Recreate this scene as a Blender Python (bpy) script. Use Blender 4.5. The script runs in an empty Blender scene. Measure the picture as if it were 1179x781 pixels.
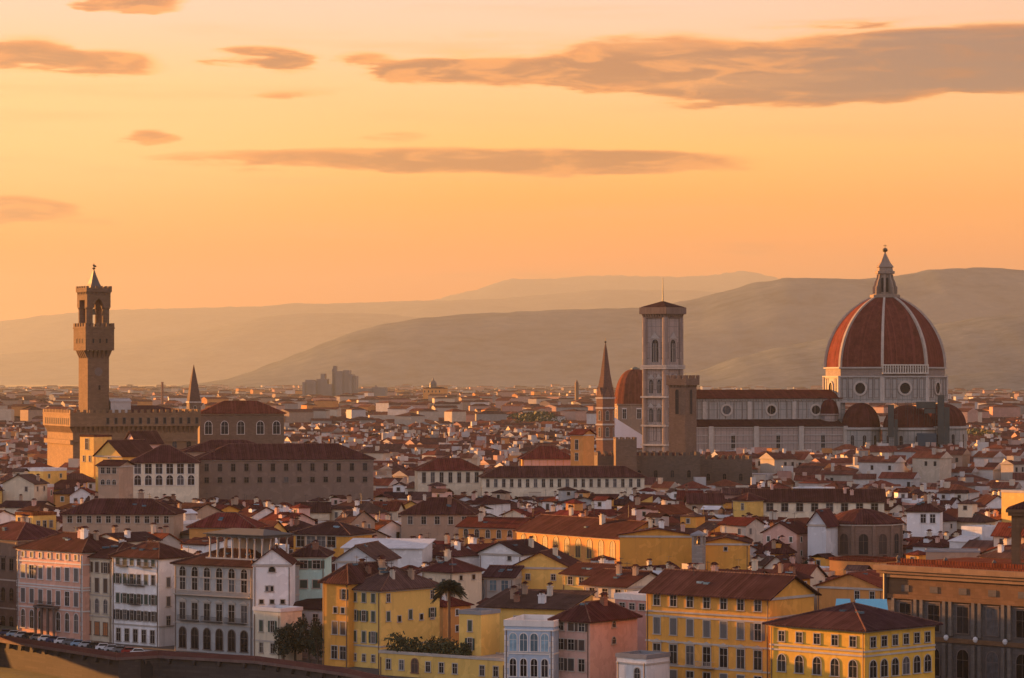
import bpy, math, random
from mathutils import Vector
R = math.radians
rnd = random.Random(7)
sc = bpy.context.scene
COL = sc.collection
F, CX, HY, CH = 3500.0, 589.5, 437.0, 55.0     # focal length in photo pixels, centre column, horizon row, eye height

# ------------------------------------------------------------------ camera, sky, sun, exposure
cam = bpy.data.cameras.new('camera'); camo = bpy.data.objects.new('camera', cam); COL.objects.link(camo)
camo.location = (0, 0, CH); camo.rotation_euler = (R(90), 0, 0)
cam.sensor_width = 36; cam.lens = 36*F/1179; cam.shift_y = (HY-390.5)/1179
cam.clip_start = 1; cam.clip_end = 90000
sc.camera = camo
SUN_AZ, SUN_EL = -54.0, 5.0                     # degrees from the view axis (negative = left), elevation
az, el = R(SUN_AZ), R(SUN_EL)
sd = Vector((math.sin(az)*math.cos(el), math.cos(az)*math.cos(el), math.sin(el)))
sl = bpy.data.lights.new('sun', 'SUN'); sl.energy = 5.0; sl.angle = R(0.6); sl.color = (1.0, .41, .095)
so = bpy.data.objects.new('sun', sl); COL.objects.link(so)
so.rotation_euler = (-sd).to_track_quat('-Z', 'Y').to_euler(); so.location = sd*3000
sc.view_settings.view_transform = 'Standard'; sc.view_settings.look = 'None'
sc.view_settings.exposure = 2.3; sc.view_settings.gamma = 1.0; sc.view_settings.use_curve_mapping = False
sc.render.engine = 'CYCLES'
cy = sc.cycles
cy.use_denoising = True
try: cy.denoiser = 'OPENIMAGEDENOISE'
except Exception: pass
cy.max_bounces = 5; cy.diffuse_bounces = 2; cy.glossy_bounces = 2; cy.transmission_bounces = 2; cy.volume_bounces = 1
cy.transparent_max_bounces = 6; cy.caustics_reflective = False; cy.caustics_refractive = False
HAZE = 3.35e-5

def s2l(r, g=None, b=None):
    if g is None: r, g, b = r
    f = lambda c: ((c/255)/12.92 if c/255 <= .04045 else ((c/255+.055)/1.055)**2.4)
    return (f(r), f(g), f(b))

class NT:
    """small helper for node trees"""
    def __init__(s, tree): s.t = tree
    def n(s, typ, **kw):
        x = s.t.nodes.new(typ)
        for k, v in kw.items(): setattr(x, k, v)
        return x
    def put(s, sock, v):
        if hasattr(v, 'is_output') or isinstance(v, bpy.types.NodeSocket): s.t.links.new(v, sock)
        else: sock.default_value = v
    def m(s, op, a, b=0.0, c=None, clamp=False):
        x = s.n('ShaderNodeMath', operation=op, use_clamp=clamp)
        s.put(x.inputs[0], a); s.put(x.inputs[1], b)
        if c is not None: s.put(x.inputs[2], c)
        return x.outputs[0]
    def mix(s, f, a, b, blend='MIX'):
        x = s.n('ShaderNodeMix', data_type='RGBA', blend_type=blend)
        s.put(x.inputs[0], f)
        for i, v in ((6, a), (7, b)):
            s.put(x.inputs[i], (*v, 1) if isinstance(v, tuple) and len(v) == 3 else v)
        return x.outputs[2]
    def sm(s, v, a, b):
        x = s.n('ShaderNodeMapRange', interpolation_type='SMOOTHSTEP')
        s.put(x.inputs[0], v); x.inputs[1].default_value = a; x.inputs[2].default_value = b
        return x.outputs[0]
    def ramp(s, f, stops):
        x = s.n('ShaderNodeValToRGB'); cr = x.color_ramp
        while len(cr.elements) < len(stops): cr.elements.new(.5)
        for e, (p, c) in zip(cr.elements, stops): e.position = p; e.color = (*c, 1)
        s.put(x.inputs[0], f); return x.outputs[0]
    def noise(s, vec, scale, detail=4, rough=.55, dist=0):
        x = s.n('ShaderNodeTexNoise'); x.inputs['Scale'].default_value = scale
        x.inputs['Detail'].default_value = detail; x.inputs['Roughness'].default_value = rough
        x.inputs['Distortion'].default_value = dist
        if vec is not None: s.t.links.new(vec, x.inputs['Vector'])
        return x.outputs['Fac']
    def scale(s, vec, v):
        x = s.n('ShaderNodeMapping'); s.t.links.new(vec, x.inputs[0]); x.inputs['Scale'].default_value = v
        return x.outputs[0]

def make_world():
    w = bpy.data.worlds.new('World'); sc.world = w; w.use_nodes = True
    t = w.node_tree; t.nodes.clear(); N = NT(t)
    tc = N.n('ShaderNodeTexCoord'); sep = N.n('ShaderNodeSeparateXYZ'); t.links.new(tc.outputs['Generated'], sep.inputs[0])
    x, y, z = sep.outputs
    elv = N.m('DEGREES', N.m('ARCSINE', z)); azi = N.m('DEGREES', N.m('ARCTAN2', x, y))
    # clear sky towards the sunset, by elevation
    lo = N.ramp(N.m('DIVIDE', elv, 12, clamp=True), [
        (0.0, s2l(250, 120, 30)), (.12, s2l(255, 118, 0)), (.20, s2l(255, 130, 0)), (.28, s2l(255, 152, 22)),
        (.36, s2l(255, 188, 88)), (.46, s2l(252, 202, 138)), (.56, s2l(244, 202, 174)), (.68, s2l(232, 200, 192)), (1.0, s2l(228, 190, 180))])
    hi = N.ramp(N.m('DIVIDE', N.m('SUBTRACT', elv, 12), 78, clamp=True), [
        (0.0, s2l(228, 190, 180)), (.12, s2l(150, 136, 146)), (.3, s2l(96, 98, 120)), (1.0, s2l(44, 54, 84))])
    front = N.mix(N.sm(elv, 11, 13), lo, hi)
    back = N.ramp(N.m('DIVIDE', elv, 90, clamp=True), [
        (0.0, s2l(176, 178, 200)), (.12, s2l(224, 226, 244)), (.35, s2l(212, 218, 246)), (.55, s2l(116, 124, 158)), (1.0, s2l(44, 54, 84))])
    ca = N.m('COSINE', N.m('RADIANS', N.m('SUBTRACT', azi, SUN_AZ+36)))
    gain = N.n('ShaderNodeVectorMath', operation='SCALE'); t.links.new(front, gain.inputs[0]); N.put(gain.inputs['Scale'], N.m('ADD', 1.0, N.m('MULTIPLY', N.sm(elv, 5.5, 2.5), .36)))
    sky = N.mix(N.sm(ca, -.05, .8), back, gain.outputs[0])
    # paler yellow glow low on the left, pinker to the right
    gl = N.m('MULTIPLY', N.sm(azi, 1, -9), N.m('MULTIPLY', N.sm(elv, 2.0, 4.2), N.sm(elv, 6.4, 4.6)))
    sky = N.mix(N.m('MULTIPLY', gl, .6), sky, s2l(255, 214, 150))
    pk = N.m('MULTIPLY', N.sm(azi, 2, 10), N.sm(elv, 1, 5))
    sky = N.mix(N.m('MULTIPLY', pk, .25), sky, s2l(244, 170, 120))
    # clouds: long streaks laid out by direction
    cv = N.n('ShaderNodeCombineXYZ'); t.links.new(azi, cv.inputs[0]); t.links.new(N.m('MULTIPLY', elv, 2.6), cv.inputs[1])
    n1 = N.noise(N.scale(cv.outputs[0], (.55, 1, 1)), 1.0, 6, .58, .5); n2 = N.noise(N.scale(cv.outputs[0], (.35, 1.2, 1)), 1.5, 5, .6, .3)
    n3 = N.noise(N.scale(cv.outputs[0], (.42, .8, 1)), 1.7, 7, .6, .6)
    nn = N.m('SUBTRACT', N.m('ADD', N.m('ADD', N.m('MULTIPLY', n1, .42), N.m('MULTIPLY', n3, .28)), N.m('MULTIPLY', n2, .3)), .5)
    wa = N.m('ADD', azi, N.m('MULTIPLY', N.m('SUBTRACT', n2, .5), 1.2))
    we = N.m('ADD', elv, N.m('MULTIPLY', nn, .5))
    clouds = [(150, 4, 70, 15, 1.1), (30, 66, 70, 22, 1.0), (120, 76, 75, 17, 1.0), (300, 66, 70, 14, .9), (330, 73, 36, 15, .6), (345, 109, 50, 6, .45),
              (420, 68, 40, 10, .6), (590, 84, 170, 20, 1.2), (500, 78, 90, 12, .7), (760, 74, 140, 38, 1.2), (870, 94, 160, 34, 1.0), (1000, 78, 190, 42, 1.3),
              (1170, 72, 240, 42, 1.9), (900, 112, 160, 14, .7), (168, 160, 36, 9, 1.0), (500, 183, 320, 14, 1.2), (660, 188, 230, 16, 1.2),
              (460, 158, 45, 7, .5), (10, 244, 80, 17, 1.3), (90, 258, 60, 6, .4), (820, 193, 90, 5, .4), (560, 40, 100, 6, .2), (980, 30, 120, 7, .3), (700, 70, 260, 34, .25), (400, 182, 160, 9, .3), (880, 285, 160, 10, .25), (610, 318, 120, 9, .3), (300, 190, 120, 8, .4)]
    acc = None
    for px, py, hw, hh, d in clouds:
        a0 = math.degrees(math.atan((px-CX)/F)); e0 = math.degrees(math.atan((HY-py)/F))
        dx = N.m('DIVIDE', N.m('SUBTRACT', wa, a0), math.degrees(hw/F)); dy = N.m('DIVIDE', N.m('SUBTRACT', we, e0), math.degrees(hh/F))
        q = N.m('SUBTRACT', 1.15, N.m('ADD', N.m('MULTIPLY', dx, dx), N.m('MULTIPLY', dy, dy)))
        q = N.m('MULTIPLY', N.m('MAXIMUM', q, 0), d)
        acc = q if acc is None else N.m('MAXIMUM', acc, q) if d < .5 else N.m('ADD', acc, q)
    dens = N.m('ADD', acc, N.m('MULTIPLY', N.m('MULTIPLY', nn, 3.7), N.sm(acc, 0, .3)))
    thin = N.sm(dens, .0, .75); core = N.sm(dens, .3, 1.35)
    grey = N.m('MULTIPLY', N.m('ADD', N.m('MULTIPLY', N.sm(azi, 1.5, 8.5), .8), .2), N.sm(elv, 3.6, 5.2))
    cc = N.mix(core, s2l(238, 128, 48), s2l(146, 66, 30))
    cc = N.mix(N.m('MULTIPLY', N.m('MULTIPLY', N.sm(n3, .47, .62), N.sm(azi, 8.5, 4.5)), .8), cc, s2l(250, 146, 58))
    cc = N.mix(N.m('MULTIPLY', N.m('MULTIPLY', grey, N.m('MULTIPLY', core, N.sm(n3, .78, .46))), .95), cc, s2l(70, 57, 80))
    rim = N.m('MULTIPLY', N.m('MULTIPLY', N.sm(dens, .05, .3), N.sm(dens, .7, .35)), N.sm(elv, 4, 6))
    cc = N.mix(N.m('MULTIPLY', rim, .85), cc, s2l(255, 186, 96))
    sky = N.mix(N.m('MULTIPLY', thin, .92), sky, cc)
    # faint streaky veil
    veil = N.m('MULTIPLY', N.sm(N.noise(N.scale(cv.outputs[0], (.12, .8, 1)), 1.2, 5, .6, .2), .5, .72), N.m('MULTIPLY', N.sm(elv, 1.5, 3), N.sm(elv, 14, 9)))
    sky = N.mix(N.m('MULTIPLY', veil, .3), sky, s2l(248, 168, 104))
    below = N.sm(elv, 0, -2)
    sky = N.mix(below, sky, s2l(150, 110, 84))
    ns = N.n('ShaderNodeTexSky', sky_type='NISHITA', sun_disc=False)
    ns.sun_elevation = R(SUN_EL); ns.sun_rotation = az % (2*math.pi); ns.dust_density = 4; ns.altitude = 100
    b1 = N.n('ShaderNodeBackground'); b1.inputs['Strength'].default_value = .008; t.links.new(ns.outputs[0], b1.inputs[0])
    b2 = N.n('ShaderNodeBackground'); b2.inputs['Strength'].default_value = .25; t.links.new(sky, b2.inputs[0])
    ad = N.n('ShaderNodeAddShader'); t.links.new(b1.outputs[0], ad.inputs[0]); t.links.new(b2.outputs[0], ad.inputs[1])
    out = N.n('ShaderNodeOutputWorld'); t.links.new(ad.outputs[0], out.inputs[0])
    w.cycles.sampling_method = 'MANUAL'; w.cycles.sample_map_resolution = 1024
make_world()

# ------------------------------------------------------------------ materials
MATS = {}
def base_mat(name):
    m = bpy.data.materials.new(name); m.use_nodes = True
    N = NT(m.node_tree); b = m.node_tree.nodes['Principled BSDF']
    return m, N, b
def coords(N): return N.n('ShaderNodeTexCoord').outputs['Object']
def jitter(N, col, v=.18, h=.0):
    oi = N.n('ShaderNodeObjectInfo')
    x = N.n('ShaderNodeHueSaturation')
    N.put(x.inputs['Value'], N.m('ADD', 1-v/2, N.m('MULTIPLY', oi.outputs['Random'], v)))
    N.put(x.inputs['Color'], col)
    if h: N.put(x.inputs['Hue'], N.m('ADD', .5-h/2, N.m('MULTIPLY', N.m('FRACT', N.m('MULTIPLY', oi.outputs['Random'], 7.3)), h)))
    return x.outputs[0]
def plaster(name, c, dirt=.5, rough=.9, jit=.14):
    """painted render: faded patches, run-off streaks, grime"""
    if name in MATS: return MATS[name]
    m, N, b = base_mat(name); co = coords(N)
    big = N.sm(N.noise(co, .16, 4, .6), .35, .7)
    st = N.sm(N.noise(N.scale(co, (.9, .9, .09)), 1.0, 4, .65), .48, .78)
    fine = N.noise(co, 1.6, 5, .7); patch = N.sm(N.noise(co, .42, 2, .5, .6), .56, .60)
    col = N.mix(N.m('MULTIPLY', big, .55), c, tuple(min(1, k*.80+.01) for k in c))
    col = N.mix(N.m('MULTIPLY', st, dirt), col, tuple(k*.48+.012 for k in c))
    col = N.mix(N.m('MULTIPLY', N.sm(fine, .55, .8), .35), col, tuple(k*.66+.02 for k in c))
    col = N.mix(N.m('MULTIPLY', patch, .5), col, tuple(min(.85, k*1.16+.012) for k in c))
    N.put(b.inputs['Base Color'], jitter(N, col, jit)); b.inputs['Roughness'].default_value = rough; b.inputs['Specular IOR Level'].default_value = .15
    MATS[name] = m; return m
def tiles(name, c, jit=.35):
    """old terracotta roof: mottled courses, lichen, pale replaced tiles"""
    if name in MATS: return MATS[name]
    m, N, b = base_mat(name); co = coords(N)
    a = N.noise(co, .35, 5, .65); f = N.noise(co, 2.2, 4, .7)
    col = N.ramp(a, [(.25, tuple(k*.55 for k in c)), (.5, c), (.75, tuple(min(1, k*1.35+.01) for k in c))])
    col = N.mix(N.m('MULTIPLY', N.sm(f, .5, .75), .6), col, (c[0]*.45, c[1]*.5, c[2]*.55))
    col = N.mix(N.m('MULTIPLY', N.sm(N.noise(co, 3.1, 2, .5), .66, .74), .5), col, (c[0]*1.9+.02, c[1]*2.0+.02, c[2]*2.0+.015))
    ge = N.n('ShaderNodeNewGeometry'); cr = N.n('ShaderNodeVectorMath', operation='CROSS_PRODUCT'); N.t.links.new(ge.outputs['True Normal'], cr.inputs[0]); cr.inputs[1].default_value = (0, 0, 1)
    nz = N.n('ShaderNodeVectorMath', operation='NORMALIZE'); N.t.links.new(cr.outputs[0], nz.inputs[0])
    dt = N.n('ShaderNodeVectorMath', operation='DOT_PRODUCT'); N.t.links.new(ge.outputs['Position'], dt.inputs[0]); N.t.links.new(nz.outputs[0], dt.inputs[1])
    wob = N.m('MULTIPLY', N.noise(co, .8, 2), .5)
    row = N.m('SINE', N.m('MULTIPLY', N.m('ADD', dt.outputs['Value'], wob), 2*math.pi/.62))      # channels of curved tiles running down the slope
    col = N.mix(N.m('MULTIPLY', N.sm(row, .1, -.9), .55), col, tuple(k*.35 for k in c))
    vn = N.n('ShaderNodeTexWhiteNoise', noise_dimensions='1D'); N.put(vn.inputs['W'], N.m('FLOOR', N.m('DIVIDE', N.m('ADD', dt.outputs['Value'], wob), .62)))
    col = N.mix(N.m('MULTIPLY', N.sm(vn.outputs['Value'], .6, 1.0), .35), col, tuple(min(1, k*1.7+.01) for k in c))
    bp = N.n('ShaderNodeBump'); bp.inputs['Strength'].default_value = .5; bp.inputs['Distance'].default_value = .12
    N.put(bp.inputs['Height'], N.m('ADD', N.m('MULTIPLY', row, .4), f)); N.t.links.new(bp.outputs[0], b.inputs['Normal'])
    N.put(b.inputs['Base Color'], jitter(N, col, jit, .02)); b.inputs['Roughness'].default_value = .92
    b.inputs['Specular IOR Level'].default_value = .02
    MATS[name] = m; return m
def stone(name, c, bw=1.1, bh=.45, mortar=.7, jit=.1, c2=None):
    if name in MATS: return MATS[name]
    m, N, b = base_mat(name); co = coords(N)
    sx = N.n('ShaderNodeSeparateXYZ'); N.t.links.new(co, sx.inputs[0])
    cb = N.n('ShaderNodeCombineXYZ'); N.put(cb.inputs[0], N.m('ADD', sx.outputs[0], sx.outputs[1])); N.put(cb.inputs[1], sx.outputs[2])
    br = N.n('ShaderNodeTexBrick'); N.t.links.new(cb.outputs[0], br.inputs['Vector'])
    br.inputs['Scale'].default_value = 1; br.inputs['Brick Width'].default_value = bw; br.inputs['Row Height'].default_value = bh
    br.inputs['Mortar Size'].default_value = .03; br.inputs['Color1'].default_value = (*c, 1)
    br.inputs['Color2'].default_value = (*(c2 or tuple(k*.72 for k in c)), 1); br.inputs['Mortar'].default_value = (*tuple(k*mortar for k in c), 1)
    big = N.sm(N.noise(co, .13, 5, .6), .35, .72); st = N.sm(N.noise(N.scale(co, (.8, .8, .08)), 1, 4, .6), .5, .8)
    col = N.mix(N.m('MULTIPLY', big, .5), br.outputs['Color'], tuple(k*.6 for k in c))
    col = N.mix(N.m('MULTIPLY', st, .35), col, tuple(k*.42 for k in c))
    N.put(b.inputs['Base Color'], jitter(N, col, jit)); b.inputs['Roughness'].default_value = .92
    b.inputs['Specular IOR Level'].default_value = .2
    MATS[name] = m; return m
def marble(name, c, dark):
    """white marble inlaid with dark green bands and frames"""
    m, N, b = base_mat(name); co = coords(N); sx = N.n('ShaderNodeSeparateXYZ'); N.t.links.new(co, sx.inputs[0])
    cb = N.n('ShaderNodeCombineXYZ'); N.put(cb.inputs[0], N.m('ADD', sx.outputs[0], N.m('MULTIPLY', sx.outputs[1], .8))); N.put(cb.inputs[1], sx.outputs[2])
    def brick(bw, bh, mo):
        br = N.n('ShaderNodeTexBrick', offset=0.0); N.t.links.new(cb.outputs[0], br.inputs['Vector']); br.inputs['Scale'].default_value = 1
        br.inputs['Brick Width'].default_value = bw; br.inputs['Row Height'].default_value = bh; br.inputs['Mortar Size'].default_value = mo; br.inputs['Mortar Smooth'].default_value = .1
        return br.outputs['Fac']
    f = N.m('MAXIMUM', N.m('MULTIPLY', brick(2.6, 4.6, .16), .8), N.m('MULTIPLY', brick(1.3, 2.3, .06), .5))
    n = N.noise(co, .7, 5, .7); st = N.sm(N.noise(N.scale(co, (.6, .6, .06)), 1, 5, .65), .45, .75)
    col = N.mix(N.m('MULTIPLY', f, N.m('ADD', .45, N.m('MULTIPLY', n, .5))), c, dark)
    col = N.mix(N.m('MULTIPLY', st, .5), col, tuple(k*.4 for k in c)); col = N.mix(N.m('MULTIPLY', N.sm(n, .5, .7), .35), col, tuple(k*.6 for k in c))
    N.put(b.inputs['Base Color'], col); b.inputs['Roughness'].default_value = .8; MATS[name] = m; return m
def plain(name, c, rough=.7, metal=0.0, jit=.1, var=.3, scale=.8):
    if name in MATS: return MATS[name]
    m, N, b = base_mat(name); co = coords(N)
    col = N.mix(N.m('MULTIPLY', N.sm(N.noise(co, scale, 4, .6), .4, .75), var), c, tuple(k*.5 for k in c))
    N.put(b.inputs['Base Color'], jitter(N, col, jit)); b.inputs['Roughness'].default_value = rough; b.inputs['Metallic'].default_value = metal
    MATS[name] = m; return m
def glass(name, c, rough=.25, jit=1.0):
    """window panes: mostly dark, some with pale blinds or curtains behind"""
    if name in MATS: return MATS[name]
    m, N, b = base_mat(name); co = coords(N); oi = N.n('ShaderNodeObjectInfo')
    cr = N.ramp(oi.outputs['Random'], [(0, c), (.55, tuple(k*.7 for k in c)), (.66, tuple(k*1.5 for k in c)), (.70, tuple(k*2.2+.01 for k in c)), (.86, tuple(k*2.6+.02 for k in c)), (.90, tuple(k*3+.07 for k in c)), (1, tuple(k*3+.13 for k in c))])
    cr = N.mix(N.noise(co, .9, 2), cr, tuple(k*.5 for k in c))
    N.put(b.inputs['Base Color'], cr); b.inputs['Roughness'].default_value = rough; b.inputs['Specular IOR Level'].default_value = .2
    MATS[name] = m; return m

T_ROOF = [tiles('terracotta_brown', (.070, .024, .022)), tiles('terracotta_red', (.115, .026, .020)), tiles('terracotta_dark', (.050, .021, .022)),
          tiles('terracotta_rust', (.16, .045, .022)), tiles('terracotta_grey', (.085, .046, .040))]
RB, RR, RD, RU, RG = T_ROOF
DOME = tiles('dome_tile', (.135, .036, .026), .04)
W = dict(
    white=plaster('white_render', (.72, .69, .66)), cream=plaster('cream_render', (.64, .53, .38)), grey=plaster('grey_render', (.38, .37, .35)),
    pink=plaster('pink_render', (.58, .36, .29)), ochre=plaster('ochre_render', (.66, .31, .06)), yellow=plaster('yellow_render', (.70, .44, .12)),
    tan=plaster('tan_render', (.38, .26, .18)), brown=plaster('brown_render', (.19, .125, .095)), orange=plaster('orange_render', (.60, .27, .08)),
    rose=plaster('rose_render', (.52, .27, .22)), mint=plaster('mint_render', (.46, .66, .58)), beige=plaster('beige_render', (.54, .47, .38)),
    pale=plaster('pale_grey_render', (.56, .57, .58)), blue=plaster('blue_grey_render', (.40, .48, .57)), salmon=plaster('salmon_render', (.66, .36, .26)))
ST = dict(
    pietra=stone('brown_sandstone', (.18, .12, .085)), gold=stone('golden_sandstone', (.46, .27, .12), 1.3, .5), grey=stone('grey_stone', (.30, .27, .24)),
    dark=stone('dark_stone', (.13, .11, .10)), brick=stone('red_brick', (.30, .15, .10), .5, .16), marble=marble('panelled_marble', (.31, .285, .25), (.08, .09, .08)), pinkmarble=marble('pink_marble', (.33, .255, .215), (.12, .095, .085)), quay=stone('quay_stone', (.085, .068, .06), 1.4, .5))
TRIM = plaster('stone_trim', (.44, .38, .32), .3); TRIMW = plaster('white_trim', (.70, .64, .58), .3); TRIMD = plaster('dark_trim', (.16, .12, .10), .3)
PANE = glass('window_glass', (.012, .011, .012)); PANEB = glass('blue_glass', (.10, .17, .21), .2, .5); VOID = plain('dark_opening', (.016, .013, .012), .9)
SH = dict(green=plain('green_shutter', (.018, .045, .032), .6), brown=plain('brown_shutter', (.05, .028, .02), .6), grey=plain('grey_shutter', (.095, .09, .088), .6),
          dgrey=plain('dark_shutter', (.03, .028, .028), .6))
METAL = plain('dark_metal', (.05, .05, .055), .5, .6); COPPER = plain('bronze_metal', (.10, .08, .05), .45, .7); GILT = plain('gilt_copper', (.6, .38, .12), .35, .9)
S_PIPE = plain('copper_pipe', (.13, .075, .05), .6)
RIDGE = tiles('ridge_tile', (.15, .075, .055))
WOOD = plain('door_wood', (.10, .05, .03), .6); WOODO = plain('orange_wood', (.38, .14, .05), .6)
LEAD = plain('lead_sheet', (.22, .22, .23), .6)

# ------------------------------------------------------------------ mesh helpers
class MB:
    def __init__(s): s.v = []; s.f = []; s.m = []; s.cur = 0
    def face(s, pts, m=None):
        i = len(s.v); s.v += [tuple(p) for p in pts]; s.f.append(tuple(range(i, i+len(pts)))); s.m.append(s.cur if m is None else m)
    def mesh(s, vs, fs, m=None):
        i = len(s.v); s.v += [tuple(p) for p in vs]
        for f in fs: s.f.append(tuple(k+i for k in f)); s.m.append(s.cur if m is None else m)
    def box(s, x0, x1, y0, y1, z0, z1, m=None):
        vs = [(x, y, z) for z in (z0, z1) for y in (y0, y1) for x in (x0, x1)]
        s.mesh(vs, [(0, 2, 3, 1), (4, 5, 7, 6), (0, 1, 5, 4), (2, 6, 7, 3), (0, 4, 6, 2), (1, 3, 7, 5)], m); return s
    def prism(s, poly, z0, z1, m=None):
        n = len(poly); vs = [(x, y, z0) for x, y in poly]+[(x, y, z1) for x, y in poly]
        s.mesh(vs, [tuple(range(n))[::-1], tuple(range(n, 2*n))]+[(i, (i+1) % n, n+(i+1) % n, n+i) for i in range(n)], m); return s
    def extr(s, poly, y0, y1, m=None):
        """polygon in XZ extruded along y"""
        n = len(poly); vs = [(x, y0, z) for x, z in poly]+[(x, y1, z) for x, z in poly]
        s.mesh(vs, [tuple(range(n)), tuple(range(n, 2*n))[::-1]]+[(i, n+i, n+(i+1) % n, (i+1) % n) for i in range(n)], m); return s
    def lathe(s, prof, n=12, cx=0, cy=0, ph=0.0, m=None, a0=0, a1=2*math.pi):
        full = abs(a1-a0-2*math.pi) < 1e-6; k = n if full else n+1
        vs = []
        for r, z in prof:
            for i in range(k):
                t = ph+a0+(a1-a0)*i/n; vs.append((cx+r*math.cos(t), cy+r*math.sin(t), z))
        fs = []
        for j in range(len(prof)-1):
            for i in range(n):
                i2 = (i+1) % k; fs.append((j*k+i, j*k+i2, (j+1)*k+i2, (j+1)*k+i))
        s.mesh(vs, fs, m)
        if full:
            s.face([vs[i] for i in range(k)][::-1], m); s.face([vs[(len(prof)-1)*k+i] for i in range(k)], m)
        return s
    def tube(s, p0, p1, r0, r1=None, n=6, m=None):
        r1 = r0 if r1 is None else r1
        p0, p1 = Vector(p0), Vector(p1); d = (p1-p0).normalized()
        a = d.orthogonal().normalized(); b = d.cross(a); vs = []
        for p, r in ((p0, r0), (p1, r1)):
            for i in range(n):
                t = 2*math.pi*i/n; vs.append(p+a*(r*math.cos(t))+b*(r*math.sin(t)))
        s.mesh(vs, [(i, (i+1) % n, n+(i+1) % n, n+i) for i in range(n)]+[tuple(range(n))[::-1], tuple(range(n, 2*n))], m); return s
    def data(s, name, mats):
        me = bpy.data.meshes.new(name); me.from_pydata(s.v, [], s.f)
        mats = mats if isinstance(mats, (list, tuple)) else [mats]
        for m in mats: me.materials.append(m)
        if len(mats) > 1: me.polygons.foreach_set('material_index', s.m)
        me.update(); return me
    def build(s, name, mats, parent=None, loc=(0, 0, 0), rz=0.0):
        return link(name, s.data(name, mats), parent, loc, rz)
def link(name, data, parent=None, loc=(0, 0, 0), rz=0.0):
    o = bpy.data.objects.new(name, data); COL.objects.link(o); o.location = loc; o.rotation_euler = (0, 0, rz)
    if parent: o.parent = parent
    return o
def tag(o, label=None, cat=None, group=None, kind=None):
    if label: o['label'] = label
    if cat: o['category'] = cat
    if group: o['group'] = group
    if kind: o['kind'] = kind
    return o
def thing(name, label, cat, loc, rz=0.0, group=None): return tag(link(name, None, None, loc, rz), label, cat, group)
def P(px, Y, py=None): return ((px-CX)/F*Y, Y, 0.0 if py is None else CH-(py-HY)/F*Y)
def zp(py, Y): return CH-(py-HY)/F*Y
def to_px(x, y): return CX+F*x/y
def to_py(z, y): return HY+F*(CH-z)/y

# --- windows: a frame mesh with its pane (and shutters) as sub-parts; meshes are shared between equal windows
WC = {}
def arc_pts(w, h, arch, n=6):
    """outline of an opening, base centre at (0,0); arch = rise of the rounded head"""
    p = [(-w/2, 0), (w/2, 0), (w/2, h-arch)]
    if arch > 0:
        for i in range(1, n): t = math.pi*i/n; p.append((w/2*math.cos(t), h-arch+arch*math.sin(t)))
    p.append((-w/2, h-arch)); return p
def win_data(style, w, h, fm, pm, sm):
    k = (style, round(w, 2), round(h, 2), fm.name, pm.name, sm.name if sm else None)
    if k in WC: return WC[k]
    arch = w/2 if style in ('arch', 'archlight') else 0
    f = MB(); t = .16; inn = arc_pts(w, h, arch); out = arc_pts(w+2*t, h+t, arch+t if arch else 0)
    n = len(inn)
    for i in range(1, n):               # ring without the bottom edge
        j = (i+1) % n
        a, b, c, d = inn[i], inn[j], out[j], out[i]
        if i == 0: continue
        for y in (-.10,): f.face([(a[0], y, a[1]), (b[0], y, b[1]), (c[0], y, c[1]), (d[0], y, d[1])])
        f.face([(a[0], 0, a[1]), (b[0], 0, b[1]), (b[0], -.10, b[1]), (a[0], -.10, a[1])])
        f.face([(d[0], -.10, d[1]), (c[0], -.10, c[1]), (c[0], 0, c[1]), (d[0], 0, d[1])])
    f.box(-w/2-.25, w/2+.25, -.24, 0, -.16, -.005)
    if style == 'hood': f.box(-w/2-.35, w/2+.35, -.34, 0, h+t+.18, h+t+.40); f.box(-w/2-.2, w/2+.2, -.14, 0, h+t, h+t+.178)
    if style == 'pedi':
        f.box(-w/2-.35, w/2+.35, -.30, 0, h+t+.1, h+t+.26); f.extr([(-w/2-.35, h+t+.262), (w/2+.35, h+t+.262), (0, h+t+.75)], -.28, 0)
    g = MB(); g.extr([(x, z) for x, z in inn], -.035, -.012)
    if style != 'closed' and h > 1.1: f.box(-.03, .03, -.06, -.037, 0, h-.05); f.box(-w/2, w/2, -.058, -.038, h*.62, h*.62+.06)
    s = None
    if style in ('shut', 'arch_shut'):
        s = MB(); s.box(-w/2-.16-w*.5, -w/2-.165, -.13, -.104, 0, h); 
    if style == 'closed':
        s = MB(); s.box(-w/2+.01, -.01, -.085, -.045, .0, h)
    r = (f.data('window', fm), g.data('pane', pm), s.data('shutter', sm) if s else None, w)
    WC[k] = r; return r
def window(parent, x, y, z, rz, style='plain', w=1.1, h=1.8, fm=None, pm=None, sm=None):
    fm = fm or TRIM; pm = pm or PANE
    if style in ('shut', 'closed') and sm is None: sm = SH['brown']
    d = win_data(style, w, h, fm, pm, sm)
    o = link('window', d[0], parent, (x, y, z), rz); link('pane', d[1], o)
    if d[2]:
        link('shutter', d[2], o); s2 = link('shutter', d[2], o); s2.scale = (-1, 1, 1)
    return o
SWC = {}
def simple_window(parent, x, y, z, rz, w, h, fm, pm):
    """small far window: one mesh, frame and dark pane"""
    k = (w, h, fm.name, pm.name)
    if k not in SWC:
        b = MB(); b.box(-w/2, w/2, -.03, -.008, 0, h, 1)
        for a in ((-w/2-.14, -w/2, -.05, h), (w/2, w/2+.14, -.05, h), (-w/2-.14, w/2+.14, h+.002, h+.16), (-w/2-.2, w/2+.2, -.2, -.052)): b.box(a[0], a[1], -.09, 0, a[2], a[3], 0)
        SWC[k] = b.data('window', [fm, pm])
    return link('window', SWC[k], parent, (x, y, z), rz)

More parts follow.
